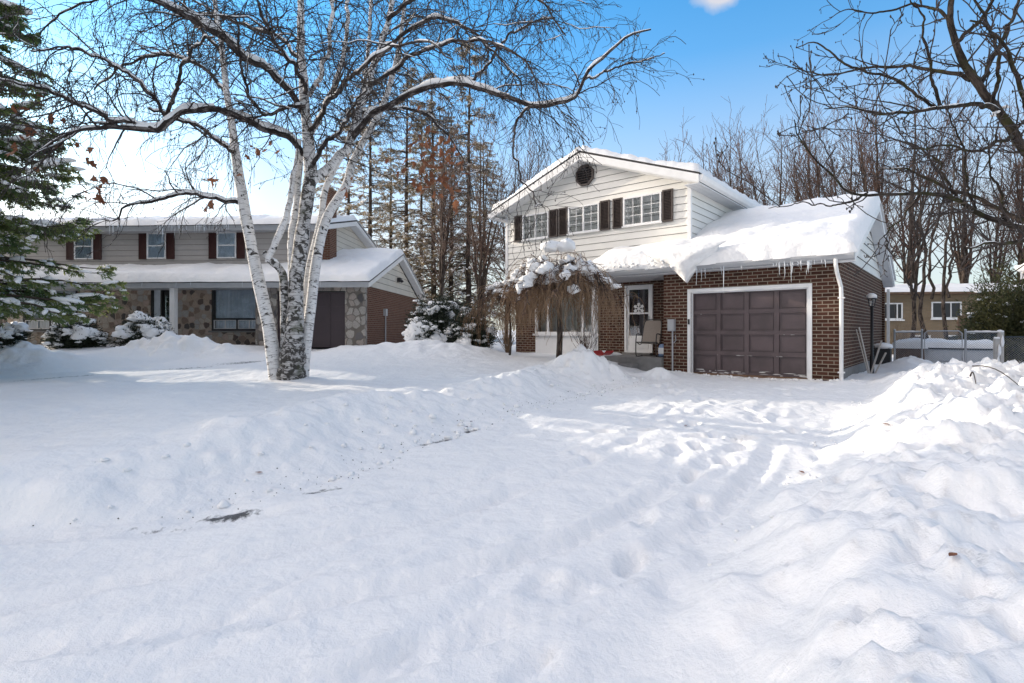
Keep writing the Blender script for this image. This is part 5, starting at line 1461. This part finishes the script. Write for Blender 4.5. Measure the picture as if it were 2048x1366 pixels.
    b3 = grow(aslist(b2), 5.0, (.03, .11), 3, (.5, 1.1), -.2, .2, .8, .005, .8, .25, 1, .05, rng)
    t = MB(); t.tubes(b1[0] - O, np.maximum(b1[1], .0052), 5); t.tubes(b2[0] - O, np.maximum(b2[1], .0042), 4); t.tubes(b3[0] - O, np.maximum(b3[1], .0042), 3)
    E_ = np.concatenate([b3[0][:, -1], b2[0][:, -1], b1[0][:, -1]]); octas(t, E_ - O, rng.uniform(.006, .012, len(E_)))
    t.build('twigs', M['twig'], root, True)
    s = MB()
    for i in (1, 5, 6, 8): branch_snow(s, src[i][0] - O, src[i][1] * .8, rng, .6, 7, -.05)
    blobs(s, np.array([W(1992, 225, 6.95), W(1985, 232, 6.95), W(2010, 215, 7)]) - O, np.array([.04, .035, .045]), ICO2)
    s.build('snow', M['snow'], root, True)
    print('right', len(b1[0]), len(b2[0]), len(b3[0]))
right_tree()


# ------------------------------------------------------------------ weeping trees by the porch
def weeping(name, loc, H, rad, hang, nmain, rng, tr, label, snow_n, dens=1.0, caps=()):
    root = empty(name, loc); tag(root, label, 'tree')
    n = 14; t = np.linspace(0, 1, n)
    top = H * .80
    q = MB(); q.tube(np.stack([.05 * np.sin(t * 4), .04 * np.cos(t * 3), -.2 + (top + .2) * t], 1), tr * (1.1 - .35 * t), 12)
    q.build('trunk', M['bark'], root, True)
    th = np.arange(nmain) * 2.399 + rng.uniform(-.3, .3, nmain)
    st = rng.uniform(top * .72, top, nmain)
    rd = rad * rng.uniform(.25, 1.0, nmain) ** .8
    pk = H - st - .75 * (rd / rad) ** 1.6 * rng.uniform(.5, 1.1, nmain) * H * .3
    src = []
    for k in range(nmain):
        u = np.linspace(0, 1, n)
        r = rd[k] * (1 - (1 - u) ** 1.6)
        z = st[k] + max(.12, pk[k]) * np.sin(np.clip(u * 1.7, 0, PI / 2)) - hang * 1.05 * np.clip(u - .40, 0, 1) ** 1.35 * (rd[k] / rad)
        a = th[k] + .5 * (u - .3) * rng.uniform(-1, 1)
        P = np.stack([r * np.cos(a), r * np.sin(a), z], 1) + rng.normal(0, .025, (n, 3)) * u[:, None]
        src.append((P, tr * .42 * (1 - .8 * u) + .006))
    q = MB()
    for P, R in src: q.tube(P, R, 6)
    q.build('boughs', M['bark'], root, True)
    b1 = grow(src, 15 * dens, (.18, .62), 9, (.4, 1.5), 1.0, .42, .6, .012, .5, .15, 1, .1, rng)
    b2 = grow(src + aslist(b1)[::6] + aslist(b1)[1::6], 8.5 * dens, (.15 * hang, .70 * hang), 10, (.4, 1.2), 3.0, .14, .55, .0065, .5, .3, 1, 0, rng)
    b3 = grow(aslist(b2), 2.0 * dens, (.12, .4), 5, (.25, .7), 1.6, .14, .8, .0045, .6, .2, 1, 0, rng)
    gzv = gz(loc[0], loc[1]) - loc[2] + .05
    for bb in (b2, b3): bb[0][:, :, 2] = np.maximum(bb[0][:, :, 2], gzv)
    t_ = MB(); t_.tubes(b1[0], np.maximum(b1[1], .006), 4, 1); t_.tubes(b2[0], np.maximum(b2[1], .0050), 3); t_.tubes(b3[0], np.maximum(b3[1], .0040), 3)
    t_.build('hanging_twigs', [M['weep'], M['twig2']], root, True)
    s = MB()
    allp = np.concatenate([P[3:11] for P, R in src]); pick = allp[rng.choice(len(allp), snow_n)]
    sz = rng.uniform(.03, .15, snow_n)
    blobs(s, pick + np.stack([0 * sz, 0 * sz, sz * .35], 1), np.stack([sz * rng.uniform(.8, 1.7, snow_n), sz * rng.uniform(.7, 1.1, snow_n), sz * rng.uniform(.6, 1.0, snow_n)], 1), ICO2, .5, 1, 0, rng, rng.normal(size=(snow_n, 3)) * np.array([1, 1, .6]))
    for c, S in caps: blobs(s, [c], [S], ICO3, .28)
    s.build('snow', M['snow'], root, True)
    print(name, len(b1[0]), len(b2[0]), len(b3[0]))


x, y = W(1116, 700, 13.8)[:2]
z = gz(x, y) - .05
weeping('weeping_tree', (x, y, z), 2.85, 1.62, 1.65, 42, np.random.default_rng(90), .075, 'snow-capped weeping tree with golden hanging twigs in front of the big window', 240, 1.0,
        [((-.20, -.15, 2.92), (.30, .26, .19)), ((.16, -.20, 2.93), (.22, .22, .23)), ((.62, -.5, 2.32), (.27, .22, .24)), ((.80, -.5, 2.15), (.15, .14, .2)), ((-.34, -.7, 2.12), (.20, .15, .30)), ((-.6, -.6, 2.38), (.22, .2, .12)), ((.28, -1.0, 1.80), (.15, .12, .15)), ((-.9, -.3, 1.95), (.25, .22, .10))])
x, y = W(1018, 690, 16.0)[:2]
weeping('weeping_shrub', (x, y, gz(x, y) - .05), 2.35, 1.25, 1.5, 24, np.random.default_rng(91), .035, 'small thin-trunked weeping tree at the left corner of the brick house', 50, .9)


# ------------------------------------------------------------------ shrubs
def shrub(name, label, loc, rx, ry, h, rng, matn='yew', n=16000, nl=.11, nw=.014, caps=14, capsize=(.14, .32), group=None):
    root = empty(name, loc); tag(root, label, 'shrub', group)
    nb = 46; th = rng.uniform(0, 2 * PI, nb); rr = np.sqrt(rng.random(nb))
    tip = np.stack([rx * rr * np.cos(th), ry * rr * np.sin(th), h * np.sqrt(np.clip(1.06 - rr ** 2, .06, 1)) * rng.uniform(.75, 1.05, nb)], 1)
    u = np.linspace(0, 1, 8)[None, :, None]
    P = tip[:, None] * np.concatenate([u ** .8, u ** .8, u], 2) + rng.normal(0, .03, (nb, 8, 3)) * u
    q = MB(); q.tubes(P, .016 * np.linspace(1, .3, 8)[None] * np.ones((nb, 1)), 4); q.build('stems', M['bark'], root, True)
    k = rng.integers(0, nb, n); tt = rng.uniform(.35, 1.05, n)[:, None]
    C = tip[k] * np.concatenate([tt ** .8, tt ** .8, tt], 1) + rng.normal(0, .11, (n, 3)) * np.array([rx, ry, h * .8])
    C[:, 2] = np.abs(C[:, 2])
    D = norm(C * np.array([1, 1, .5]) + rng.normal(0, .6, (n, 3)) * max(rx, h) * .6)
    q = MB(); tuft(q, C, D, nl * rng.uniform(.6, 1.4, n), nw * rng.uniform(.7, 1.4, n), 0, rng); q.build('foliage', M[matn], root)
    s = MB()
    kk = rng.choice(nb, caps); sz = rng.uniform(*capsize, caps)
    tg = np.cross(tip[kk] * np.array([1 / rx ** 2, 1 / ry ** 2, 1 / h ** 2]) + np.array([0, 0, .8 / h]), rng.normal(size=(caps, 3)))
    blobs(s, tip[kk] * .98, np.stack([sz * rng.uniform(.7, 1.2, caps), sz * rng.uniform(.7, 1.1, caps), sz * rng.uniform(.5, .75, caps)], 1), ICO3, .5, 1, 0, rng, tg)
    m2 = caps * 9; k2 = rng.choice(nb, m2); s2 = rng.uniform(.03, .10, m2)
    blobs(s, tip[k2] * rng.uniform(.7, 1.03, (m2, 1)) + rng.normal(0, .08, (m2, 3)), np.stack([s2 * 1.4, s2 * 1.1, s2 * .7], 1), ICO2, .5)
    s.build('snow', M['snow'], root, True)
    return root


def at(px, Y, lift=0):
    x = (px - CX) / F * Y
    return (x, Y, gz(x, Y) + lift)


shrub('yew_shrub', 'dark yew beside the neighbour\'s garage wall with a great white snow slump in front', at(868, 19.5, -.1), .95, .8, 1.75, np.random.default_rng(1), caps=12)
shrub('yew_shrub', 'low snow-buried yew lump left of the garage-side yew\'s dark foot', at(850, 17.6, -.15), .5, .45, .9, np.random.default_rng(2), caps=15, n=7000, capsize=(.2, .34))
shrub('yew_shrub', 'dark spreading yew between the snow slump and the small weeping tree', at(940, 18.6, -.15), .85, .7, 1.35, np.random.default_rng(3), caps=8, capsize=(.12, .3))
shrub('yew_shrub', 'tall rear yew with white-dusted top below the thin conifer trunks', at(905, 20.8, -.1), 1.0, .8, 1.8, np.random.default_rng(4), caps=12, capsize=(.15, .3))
shrub('juniper_shrub', 'rounded snow-topped shrub beneath the spruce boughs before the stone wall', at(150, 18.9, -.1), .95, .7, 1.05, np.random.default_rng(5), caps=22, capsize=(.14, .30), n=11000)
shrub('juniper_shrub', 'tiered snow-topped shrub in front of the stone house front door', at(290, 19.3, -.1), .88, .7, 1.15, np.random.default_rng(6), caps=22, capsize=(.16, .32), n=11000)
shrub('juniper_shrub', 'dark needled shrub at the foot of the spruce by the left edge', at(5, 15.0, -.1), .6, .5, .55, np.random.default_rng(8), caps=5, n=3000)
cd = shrub('cedar_tree', 'sunlit olive-green evergreen at the right edge behind the chain-link fence', at(2012, 20.0, -.2), 1.5, 1.3, 3.7, np.random.default_rng(7), 'cedar', 26000, .13, .018, 6, (.06, .12)); cd['category'] = 'tree'
# bare bush in front of the window
def bare_bush(px, Y, H, label, seed, n=26, m='twig2'):
    rng = np.random.default_rng(seed); loc = at(px, Y, -.1); root = empty('bare_bush', loc); tag(root, label, 'shrub')
    base = [(np.array([[0, 0, 0], [0, 0, .12]], float), np.array([.02, .02]))]
    b1 = grow([(base[0][0] * 1.0, base[0][1])], n / .12, (.5 * H, 1.05 * H), 9, (.1, .8), -.2, .10, 1, .009, .4, 0, 1, .5, rng)
    b2 = grow(aslist(b1), 5, (.15 * H, .4 * H), 6, (.3, .8), -.2, .14, .7, .005, .5, .25, 1, .1, rng)
    t = MB(); t.tubes(b1[0], np.maximum(b1[1], .004), 4); t.tubes(b2[0], np.maximum(b2[1], .003), 3); t.build('stems', M[m], root, True)
bare_bush(1172, 14.4, 1.0, 'leafless bush behind the shovelled heap, right of the weeping tree trunk', 5)
bare_bush(1805, 19.2, 1.9, 'twiggy leafless bush growing at the rear corner of the garage', 6, 20, 'weep')
bare_bush(1015, 18.6, 1.5, 'twiggy red-brown bush behind the small weeping tree', 7, 34, 'weep')


# ------------------------------------------------------------------ things around the houses
def to_world(x, y, z):
    c, s = math.cos(-A), math.sin(-A)
    return (7.4154 + x * c - y * s, 12.1518 + x * s + y * c, z)


# patio chair on the porch
ch = empty('patio_chair', to_world(-4.85, .42, .36), -A + math.radians(10)); tag(ch, 'tan mesh patio chair with black bent-metal frame on the front porch', 'chair')
f = MB()
for s_ in (-1, 1):
    x = s_ * .29
    q = MB(); q.tube(resample([(x, .28, .02), (x, -.20, .015), (x, -.30, .08), (x, -.31, .35), (x, -.27, .60), (x, -.15, .66), (x, .22, .62)], [.016] * 7, 26)[0], [.016] * 26, 8); q.build('arm_frame', M['black'], ch, True)
q = MB(); q.tube(resample([(-.29, -.26, .42), (-.28, .16, .36), (-.27, .34, .75), (-.24, .46, 1.02), (-.15, .49, 1.07), (.15, .49, 1.07), (.24, .46, 1.02), (.27, .34, .75), (.28, .16, .36), (.29, -.26, .42)], [.014] * 10, 60)[0], [.014] * 60, 8); q.tube([(-.29, -.26, .42), (.29, -.26, .42)], [.014] * 2, 8); q.tube([(-.29, .2, .03), (.29, .2, .03)], [.014] * 2, 8); q.build('frame', M['black'], ch, True)
q = MB(); q.add([(-.27, -.25, .425), (.27, -.25, .425), (.265, .16, .365), (-.265, .16, .365)], [(0, 1, 2, 3)]); q.box(-.27, .27, -.26, -.245, .40, .43); q.build('seat', M['tan'], ch)
q = MB()
pr = [(.16, .365), (.25, .56), (.34, .75), (.42, .94), (.475, 1.05)]
for (y0, z0), (y1, z1) in zip(pr[:-1], pr[1:]): q.add([(-.255, y0, z0), (.255, y0, z0), (.25, y1, z1), (-.25, y1, z1)], [(0, 1, 2, 3)])
q.build('backrest', M['tan'], ch)
# red shovel lying in the snow
sh = empty('snow_shovel', to_world(-5.74, -.62, .40), -A); tag(sh, 'red plastic snow shovel lying by the white porch post', 'shovel')
q = MB(); n = 8
for i in range(n):
    a0, a1 = -.9 + 1.8 * i / n, -.9 + 1.8 * (i + 1) / n
    q.prism([(.22 * math.sin(a0) * .9, .22 * (1 - math.cos(a0))), (.22 * math.sin(a1) * .9, .22 * (1 - math.cos(a1))), (.20 * math.sin(a1) * .9, .02 + .22 * (1 - math.cos(a1))), (.20 * math.sin(a0) * .9, .02 + .22 * (1 - math.cos(a0)))], 1, -.16, .16)
q.v[:] = [a_ * 1.35 for a_ in q.v]; q.build('blade', M['red'], sh)
q = MB(); q.tube([(0, .1, .08), (.05, .5, .5), (.08, .72, .80)], [.014] * 3, 8); q.tube([(.0, .72, .82), (.16, .72, .82)], [.013] * 2, 8); q.build('handle', M['wood'], sh, True)
# blue bag
bgm = empty('salt_bag', to_world(-4.38, .30, .36), -A); tag(bgm, 'blue and white salt bag slumped against the brick pier beside the chair', 'bag')
q = MB(); v, fc = ICO3; vv = v * np.array([.15, .10, .27]); vv = np.sign(v) * np.abs(v) ** .6 * np.array([.11, .085, .19]) * (1 + .08 * vnoise(v[:, :1] * 3, v[:, 2:] * 3, 2)); q.add(vv + np.array([0, 0, .18]), fc); q.build('bag', M['blue'], bgm, True)
q = MB(); q.box(-.08, .08, -.10, -.088, .10, .27); q.build('bag_panel', M['white'], bgm)
# lamp on a black post by the garage side wall
lp = empty('lamp_post', (*to_world(.30, 2.8, 0)[:2], gz(*to_world(.30, 2.8, 0)[:2]) - .05)); tag(lp, 'black lamp post with snow-capped lantern beside the garage side wall', 'lamp post')
zb = lp.location.z
q = MB(); q.tube([(0, 0, 0), (0, 0, .5), (0, 0, .52), (0, 0, 1.72 - zb)], [.055, .05, .035, .035], 10); q.build('pole', M['black'], lp, True)
q = MB(); zl = 1.72 - zb
for k in range(6):
    a = k * PI / 3; q.tube([(.06 * math.cos(a), .06 * math.sin(a), zl + .04), (.095 * math.cos(a), .095 * math.sin(a), zl + .22)], [.008] * 2, 5)
q.tube([(0, 0, zl), (0, 0, zl + .04)], [.04, .075], 10); q.tube([(0, 0, zl + .22), (0, 0, zl + .24), (0, 0, zl + .30)], [.115, .11, .03], 12); q.build('lantern', M['black'], lp)
q = MB(); q.tube([(0, 0, zl + .04), (0, 0, zl + .22)], [.055, .085], 6, caps=False); q.build('glass', M['glass'], lp)
q = MB(); blobs(q, [(0, 0, zl + .28)], [(.12, .12, .10)], ICO3, .12); q.build('snow_cap', M['snow'], lp, True)
# stakes leaning on the wall
for i, (x0, y0, x1, y1, h, lab) in enumerate(((.32, 2.0, .06, 1.95, 1.15, 'pale wooden stake leaning upright on the garage side wall, nearest the downspout'), (.34, 2.1, .08, 2.25, 1.2, 'pale wooden stake leaning on the garage side wall, tallest of the four'),
                                        (.34, 2.1, .50, 2.9, .85, 'pale wooden stake tilted far over towards the lamp post'), (.40, 2.2, .62, 2.6, .55, 'short pale stake crossing low in front of the lamp post'))):
    a = np.array(to_world(x0, y0, 0)); a[2] = gz(a[0], a[1]) - .05; b_ = np.array(to_world(x1, y1, h))
    o = empty('wooden_stake', a); q = MB(); d = b_ - a; d2 = norm(np.cross(d, (0, 0, 1.0))); d3 = norm(np.cross(d, d2))
    q.obox(d / 2, d / 2, d2 * .018, d3 * .010); st_ = q.build('stake', M['palewood'], o); tag(o, lab, 'stake', 'wooden stakes by the garage wall')
q_ = empty('hose_box', (*to_world(.25, 5.9, 0)[:2], gz(*to_world(.25, 5.9, 0)[:2]))); q_.rotation_euler = (0, 0, -A); tag(q_, 'dark squat utility unit against the far end of the garage side wall', 'utility box')
q = MB(); q.box(-.2, .2, -.25, .25, -.1, .5); q.box(-.17, .17, -.22, .22, .5, .53); q.build('case', M['black'], q_)
q = MB(); blobs(q, [(0, 0, .55)], [(.26, .3, .14)], ICO3, .15); q.build('snow_cap', M['snow'], q_, True)


# chain-link fence from the garage's rear corner to the right
def fpt(s, z=0):
    p = to_world(0 + s, 8.25, 0)
    return np.array([p[0], p[1], z])


def mesh_links(mb, p0, p1, z0, z1, cell=.062, r=.0032):
    """diagonal wires between two posts, p0-p1 in plan"""
    p0 = np.asarray(p0, float)[:2]; p1 = np.asarray(p1, float)[:2]; L = np.linalg.norm(p1 - p0); H = z1 - z0; e = (p1 - p0) / L
    k = -H
    P = []
    while k < L:
        for sg in (1, -1):
            a, b_ = (k, k + H); za, zb_ = (z0, z1) if sg > 0 else (z1, z0)
            ta = max(0, -a / H); tb = min(1, (L - a) / H)
            if tb > ta: P.append([[*(p0 + e * (a + H * t)), za + (zb_ - za) * t] for t in (ta, tb)])
        k += cell
    P = np.array(P); mb.tubes(P, np.full(P.shape[:2], r), 3)


fn = empty('chain_link_fence', fpt(0, .0)); O = np.array(fn.location); tag(fn, 'grey chain-link fence running right from the rear corner of the garage', 'fence')
FS = [.35, 1.09, 2.19, 3.0]
for s_ in (.35, 1.09, 2.19):
    p = fpt(s_); zb = gz(p[0], p[1]); q = MB(); q.tube([p + (0, 0, zb - .2) - O, p + (0, 0, 1.12) - O], [.03] * 2, 8); q.sphere(p + (0, 0, 1.13) - O, .036, 8, 6); q.build('post', M['gray'], fn, True)
for a_, b_ in ((.35, 1.09), (2.19, 3.0)):
    pa, pb = fpt(a_, 1.06), fpt(b_, 1.06); q = MB(); q.tube([pa - O, pb - O], [.021] * 2, 8); q.build('rail', M['gray'], fn, True)
    q = MB(); mesh_links(q, (pa - O), (pb - O), .05, 1.05); q.build('wire_mesh', M['chain'], fn)
    q = MB(); branch_snow(q, resample([pa - O, (pa + pb) / 2 - O + (0, 0, .001), pb - O], [.03] * 3, 14)[0], np.full(14, .028), np.random.default_rng(3), .2, 6, 1.5); q.build('snow', M['snow'], fn, True)
ep = empty('corner_post', fpt(3.02, -.35)); tag(ep, 'stout frost-covered corner post at the right end of the chain-link gate run', 'post')
q = MB(); q.box(-.055, .055, -.055, .055, 0, 1.42); q.box(-.20, -.055, -.04, .04, .1, 1.2); q.build('post', M['palewood'], ep)
q = MB(); blobs(q, [(0, 0, 1.43), (-.13, 0, 1.22), (-.1, -.06, .8), (-.12, -.05, .5), (0, -.06, 1.1)], [(.08, .08, .06), (.09, .06, .05), (.05, .03, .25), (.05, .03, .2), (.05, .02, .25)], ICO2, .3); q.build('frost', M['snow'], ep, True)
gt = empty('chain_link_gate', fpt(1.15, 0)); O = np.array(gt.location); tag(gt, 'round-cornered chain-link gate standing between two grey fence posts', 'gate')
ga, gb = fpt(1.16), fpt(2.11)
e = norm(gb - ga)
q = MB(); pts = [ga + (0, 0, .12), ga + (0, 0, 1.02), ga + e * .08 + (0, 0, 1.10), gb - e * .08 + (0, 0, 1.10), gb + (0, 0, 1.02), gb + (0, 0, .12), ga + (0, 0, .12)]
q.tube(np.array(pts) - O, [.02] * 7, 8); q.build('gate_frame', M['gray'], gt, True)
q = MB(); mesh_links(q, ga - O, gb - O, .13, 1.08); q.build('wire_mesh', M['chain'], gt)
# fence running on from the corner post towards the right edge
f2 = empty('chain_link_fence', fpt(3.1, -.2)); O = np.array(f2.location); tag(f2, 'dark chain-link fence panel beyond the frosty corner post at the right edge', 'fence')
pa = fpt(3.12); pb = pa + np.array([3.2, -.9, 0])
for p in (pa + (pb - pa) * .35, pa + (pb - pa) * .95): q = MB(); q.tube([p + (0, 0, -.5) - O, p + (0, 0, .95) - O], [.025] * 2, 8); q.build('post', M['black'], f2, True)
q = MB(); q.tube([pa + (0, 0, .92) - O, pb + (0, 0, .92) - O], [.018] * 2, 8); q.build('rail', M['black'], f2, True)
q = MB(); mesh_links(q, pa - O, pb - O, -.35 - O[2], .9 - O[2], .07); q.build('wire_mesh', M['chain'], f2)
# boarded box under a pillow of snow behind the gate
wb = empty('garden_box', fpt(2.0, 0) + np.array([.5, .6, -.1])); wb.rotation_euler = (0, 0, -A); tag(wb, 'long low white-boarded garden box under a thick pillow of snow behind the gate', 'garden box')
q = MB(); q.box(-.95, .95, -.02, 1.2, -.2, .58)
for k in range(13): q.box(-.95 + k * .147, -.95 + k * .147 + .138, -.035, -.021, -.2, .575)
q.build('boards', M['soffit'], wb)
q = MB(); q.box(-1.0, 1.0, -.07, 1.25, .581, .63); q.build('rim', M['black'], wb)
q = MB(); snow_sheet(q, (-1.03, -.1, .632), (1, 0, 0), (0, 1, 0), 2.06, 1.38, .24, .22, .06, 44); q.build('snow', M['snow'], wb, True)
cb = empty('firewood_bin', fpt(.75, 0) + np.array([.35, .45, 0])); cb.rotation_euler = (0, 0, -A); tag(cb, 'small dark wooden bin buried in snow between the garage corner and the gate', 'bin')
q = MB(); q.box(-.45, .40, -.05, .8, -.2, .52)
for k in range(5): q.box(-.45 + k * .17, -.45 + k * .17 + .155, -.065, -.051, -.2, .515)
q.build('boards', M['wood'], cb)
q = MB(); snow_sheet(q, (-.55, -.15, .50), (1, 0, 0), (0, 1, 0), 1.05, 1.05, .32, .3, .06, 47); q.build('snow', M['snow'], cb, True)

# tan bungalow behind
tb = empty('tan_bungalow', ((1868 - CX) / F * 29, 29, 0), math.radians(-6)); tag(tb, 'low tan-brick bungalow with snowy roof seen behind the slim trees', 'house')
q = MB(); q.box(-3.8, 6, 0, 7, -.2, 3.05); q.build('wall', M['tanbrick'], tb)
q = MB(); q.prism([(-.6, 3.15), (3.5, 3.7), (7.6, 3.15), (7.6, 3.06), (-.6, 3.06)], 0, -4.3, 6.5); rf = q.build('roof', M['wood'], tb)
q = MB(); e = np.array([0, 4.1, .55]); snow_sheet(q, (-4.35, -.65, 3.15), (1, 0, 0), e / np.linalg.norm(e), 10.9, 4.3, .2, .2, .15, 51); q.build('snow', M['snow'], rf, True)
for x0, x1, z0, z1 in ((-2.6, -1.6, 1.7, 2.6), (-.15, 1.35, 1.75, 2.65), (2.6, 3.9, 1.7, 2.6), (-1.2, -.2, .1, .85), (.6, 1.6, .1, .85)):
    q = MB(); frame_boxes(q, x0, x1, z0, z1, -.05, .04, .07); q.box((x0 + x1) / 2 + .2, (x0 + x1) / 2 + .25, -.045, .04, z0 + .07, z1 - .07); wf = q.build('window', M['white'], tb)
    q = MB(); q.box(x0 + .07, x1 - .07, -.02, -.005, z0 + .07, z1 - .07); q.build('pane', M['black'], wf)
    q = MB(); q.box(x0 - .06, x1 + .06, -.12, -.051, z0 - .07, z0); q.build('sill', M['snow'], wf)
# board fence behind the evergreen
wfz = empty('board_fence', ((1975 - CX) / F * 23.5, 23.5, 0)); tag(wfz, 'brown vertical-board fence behind the evergreen at the right edge', 'fence')
q = MB()
for k in range(30): q.box(-1.3 + k * .16, -1.3 + k * .16 + .148, -.01, .015, -.3, 1.75 + .02 * math.sin(k * 2.1))
q.build('boards', M['wood'], wfz)
q = MB(); q.box(-1.32, 3.5, .016, .06, .3, .4); q.box(-1.32, 3.5, .016, .06, 1.4, 1.5); q.build('rail', M['wood'], wfz)
# the house at the right edge: only the corner of its eave shows
wh = empty('white_house', (10.3, 2.0, 0)); tag(wh, 'white-eaved house at the right edge showing only its eave corner', 'house')
q = MB(); q.box(0, 8, 0, 8.0, -.3, 2.4); q.build('wall', M['siding'], wh)
q = MB(); q.prism([(-.55, 2.36), (4, 4.3), (8.55, 2.36), (8.55, 2.28), (4, 4.2), (-.55, 2.28)], 1, -.3, 8.28); rf = q.build('roof', M['roof'], wh)
q = MB(); e = np.array([4.55, 0, 1.94]); snow_sheet(q, (-.57, 8.28, 2.37), (0, -1, 0), e / np.linalg.norm(e), 8.5, 4.95, .14, .2, .15, 55); q.build('snow', M['snow'], rf, True)
q = MB(); q.box(-.58, -.551, -.3, 8.28, 2.20, 2.37); q.box(-.55, 0, -.3, 8.26, 2.18, 2.2); q.prism([(-.55, 2.275), (4, 4.19), (4, 4.0), (-.55, 2.10)], 1, 8.281, 8.31); q.build('fascia', M['white'], wh)
q = MB(); q.prism([(-.582, 2.23), (-.582, 2.36), (-.69, 2.36), (-.69, 2.32), (-.65, 2.26)], 1, -.3, 8.28); q.build('gutter', M['white'], wh)

# ------------------------------------------------------------------ small litter on the snow
def ground_at(px, py):
    """where the line of sight through a photo pixel meets the snow"""
    Y = np.linspace(1.8, 24, 6000); X = (px - CX) / F * Y; zl_ = CH - (py - HY) / F * Y
    d = ground_z(X, Y) - zl_
    k = int(np.argmax(d > 0)); return X[k], Y[k]


for px, py, sz, lab in ((1603, 947, .045, 'curled brown leaf at the foot of the right snowbank by the sunlit strip'), (1906, 1118, .035, 'flat brown leaf lying on the shaded right snowbank'), (1372, 853, .04, 'small brown leaf in the sunlit patch of the driveway'),
                        (1772, 851, .04, 'small brown leaf on the sunlit crown of the right snowbank'), (518, 948, .04, 'dark curled leaf on the face of the left snowbank')):
    x, y = ground_at(px, py); o = empty('fallen_leaf', (x, y, gz(x, y) + .012), px * .1); tag(o, lab, 'leaf', 'fallen leaves on the snow')
    q = MB(); rim = [(0, -1), (.3, -.5), (.42, 0), (.3, .5), (0, 1.1), (-.3, .5), (-.42, 0), (-.3, -.5)]
    q.add([(0, 0, 0)] + [(sz * a_, sz * b_, .5 * sz * abs(a_) + .12 * sz * b_ * b_) for a_, b_ in rim], [(0, i + 1, (i + 1) % 8 + 1) for i in range(8)]); q.build('blade', M['deadleaf'], o)
# shovelled crumbs of snow
cr = MB(); rc = np.random.default_rng(77); C = []; S = []
for k in range(170):
    Y = rc.uniform(4.2, 12.6); d = rc.exponential(.22) - .12 if k % 3 else rc.normal(1.0, .4)
    X = np.interp(Y, LY, LX) - d; sz = rc.uniform(.012, .05) * (1.3 if rc.random() < .12 else .8)
    C.append((X, Y, gz(X, Y) + sz * .2)); S.append(sz)
for k in range(110):
    Y = rc.uniform(3.5, 10.5); X = np.interp(Y, RY, RX) + rc.exponential(.5) - .1; sz = rc.uniform(.008, .022); C.append((X, Y, gz(X, Y) + sz * .2)); S.append(sz)
for k in range(60):
    t = rc.uniform(-4.3, .4); p = to_world(t, -.15 - abs(rc.normal(0, .2)), 0); sz = rc.uniform(.015, .05); C.append((p[0], p[1], gz(p[0], p[1]) + sz * .3)); S.append(sz)
blobs(cr, C, np.array(S), ICO1, .4, .8)
o = cr.build('snow_crumbs', M['snow'], None, True); tag(o, 'crumbs of shovelled snow scattered along the foot of the snowbanks', 'snow', None, 'stuff')
gt_ = MB(); C = []
for k in range(260):
    Y = rc.uniform(3.9, 12.6); X = np.interp(Y, LY, LX) - rc.normal(.1, .22); C.append((X, Y, gz(X, Y) + .004))
octas(gt_, np.array(C), rc.uniform(.003, .009, len(C)) * np.where(rc.random(len(C)) < .1, 1.8, 1), 0, rc)
gt_.v[0][:, 2] = gt_.v[0][:, 2] * .45 + np.repeat(np.array(C)[:, 2], 6) * .55
o = gt_.build('grit', M['roof']); tag(o, 'dark grit and bark crumbs along the foot of the left snowbank', 'grit', None, 'stuff')
for o_ in bpy.data.objects:
    if o_.name.split('.')[0] in ('snow', 'porch_snow', 'dead_leaves', 'frost') and o_.parent: o_['kind'] = 'stuff'
# twigs poking from the snow at the right
for i, (a_, b_, lab) in enumerate((((1945, 735), (2046, 782), 'long thin fallen branch lying across the snow at the right edge'), ((1940, 757), (1952, 774), 'short twig stuck in the snow in front of the corner post'))):
    xa, ya = ground_at(*a_); xb, yb = ground_at(*b_)
    o = empty('fallen_branch', (xa, ya, gz(xa, ya))); O = np.array(o.location); t = np.linspace(0, 1, 9)
    P = np.stack([xa + (xb - xa) * t, ya + (yb - ya) * t, gz(xa, ya) + (gz(xb, yb) - gz(xa, ya)) * t + .10 * np.sin(t * PI) + .02], 1) - O
    q = MB(); q.tube(P, np.linspace(.010, .005, 9), 5); q.build('stem', M['twig'], o, True); tag(o, lab, 'branch')
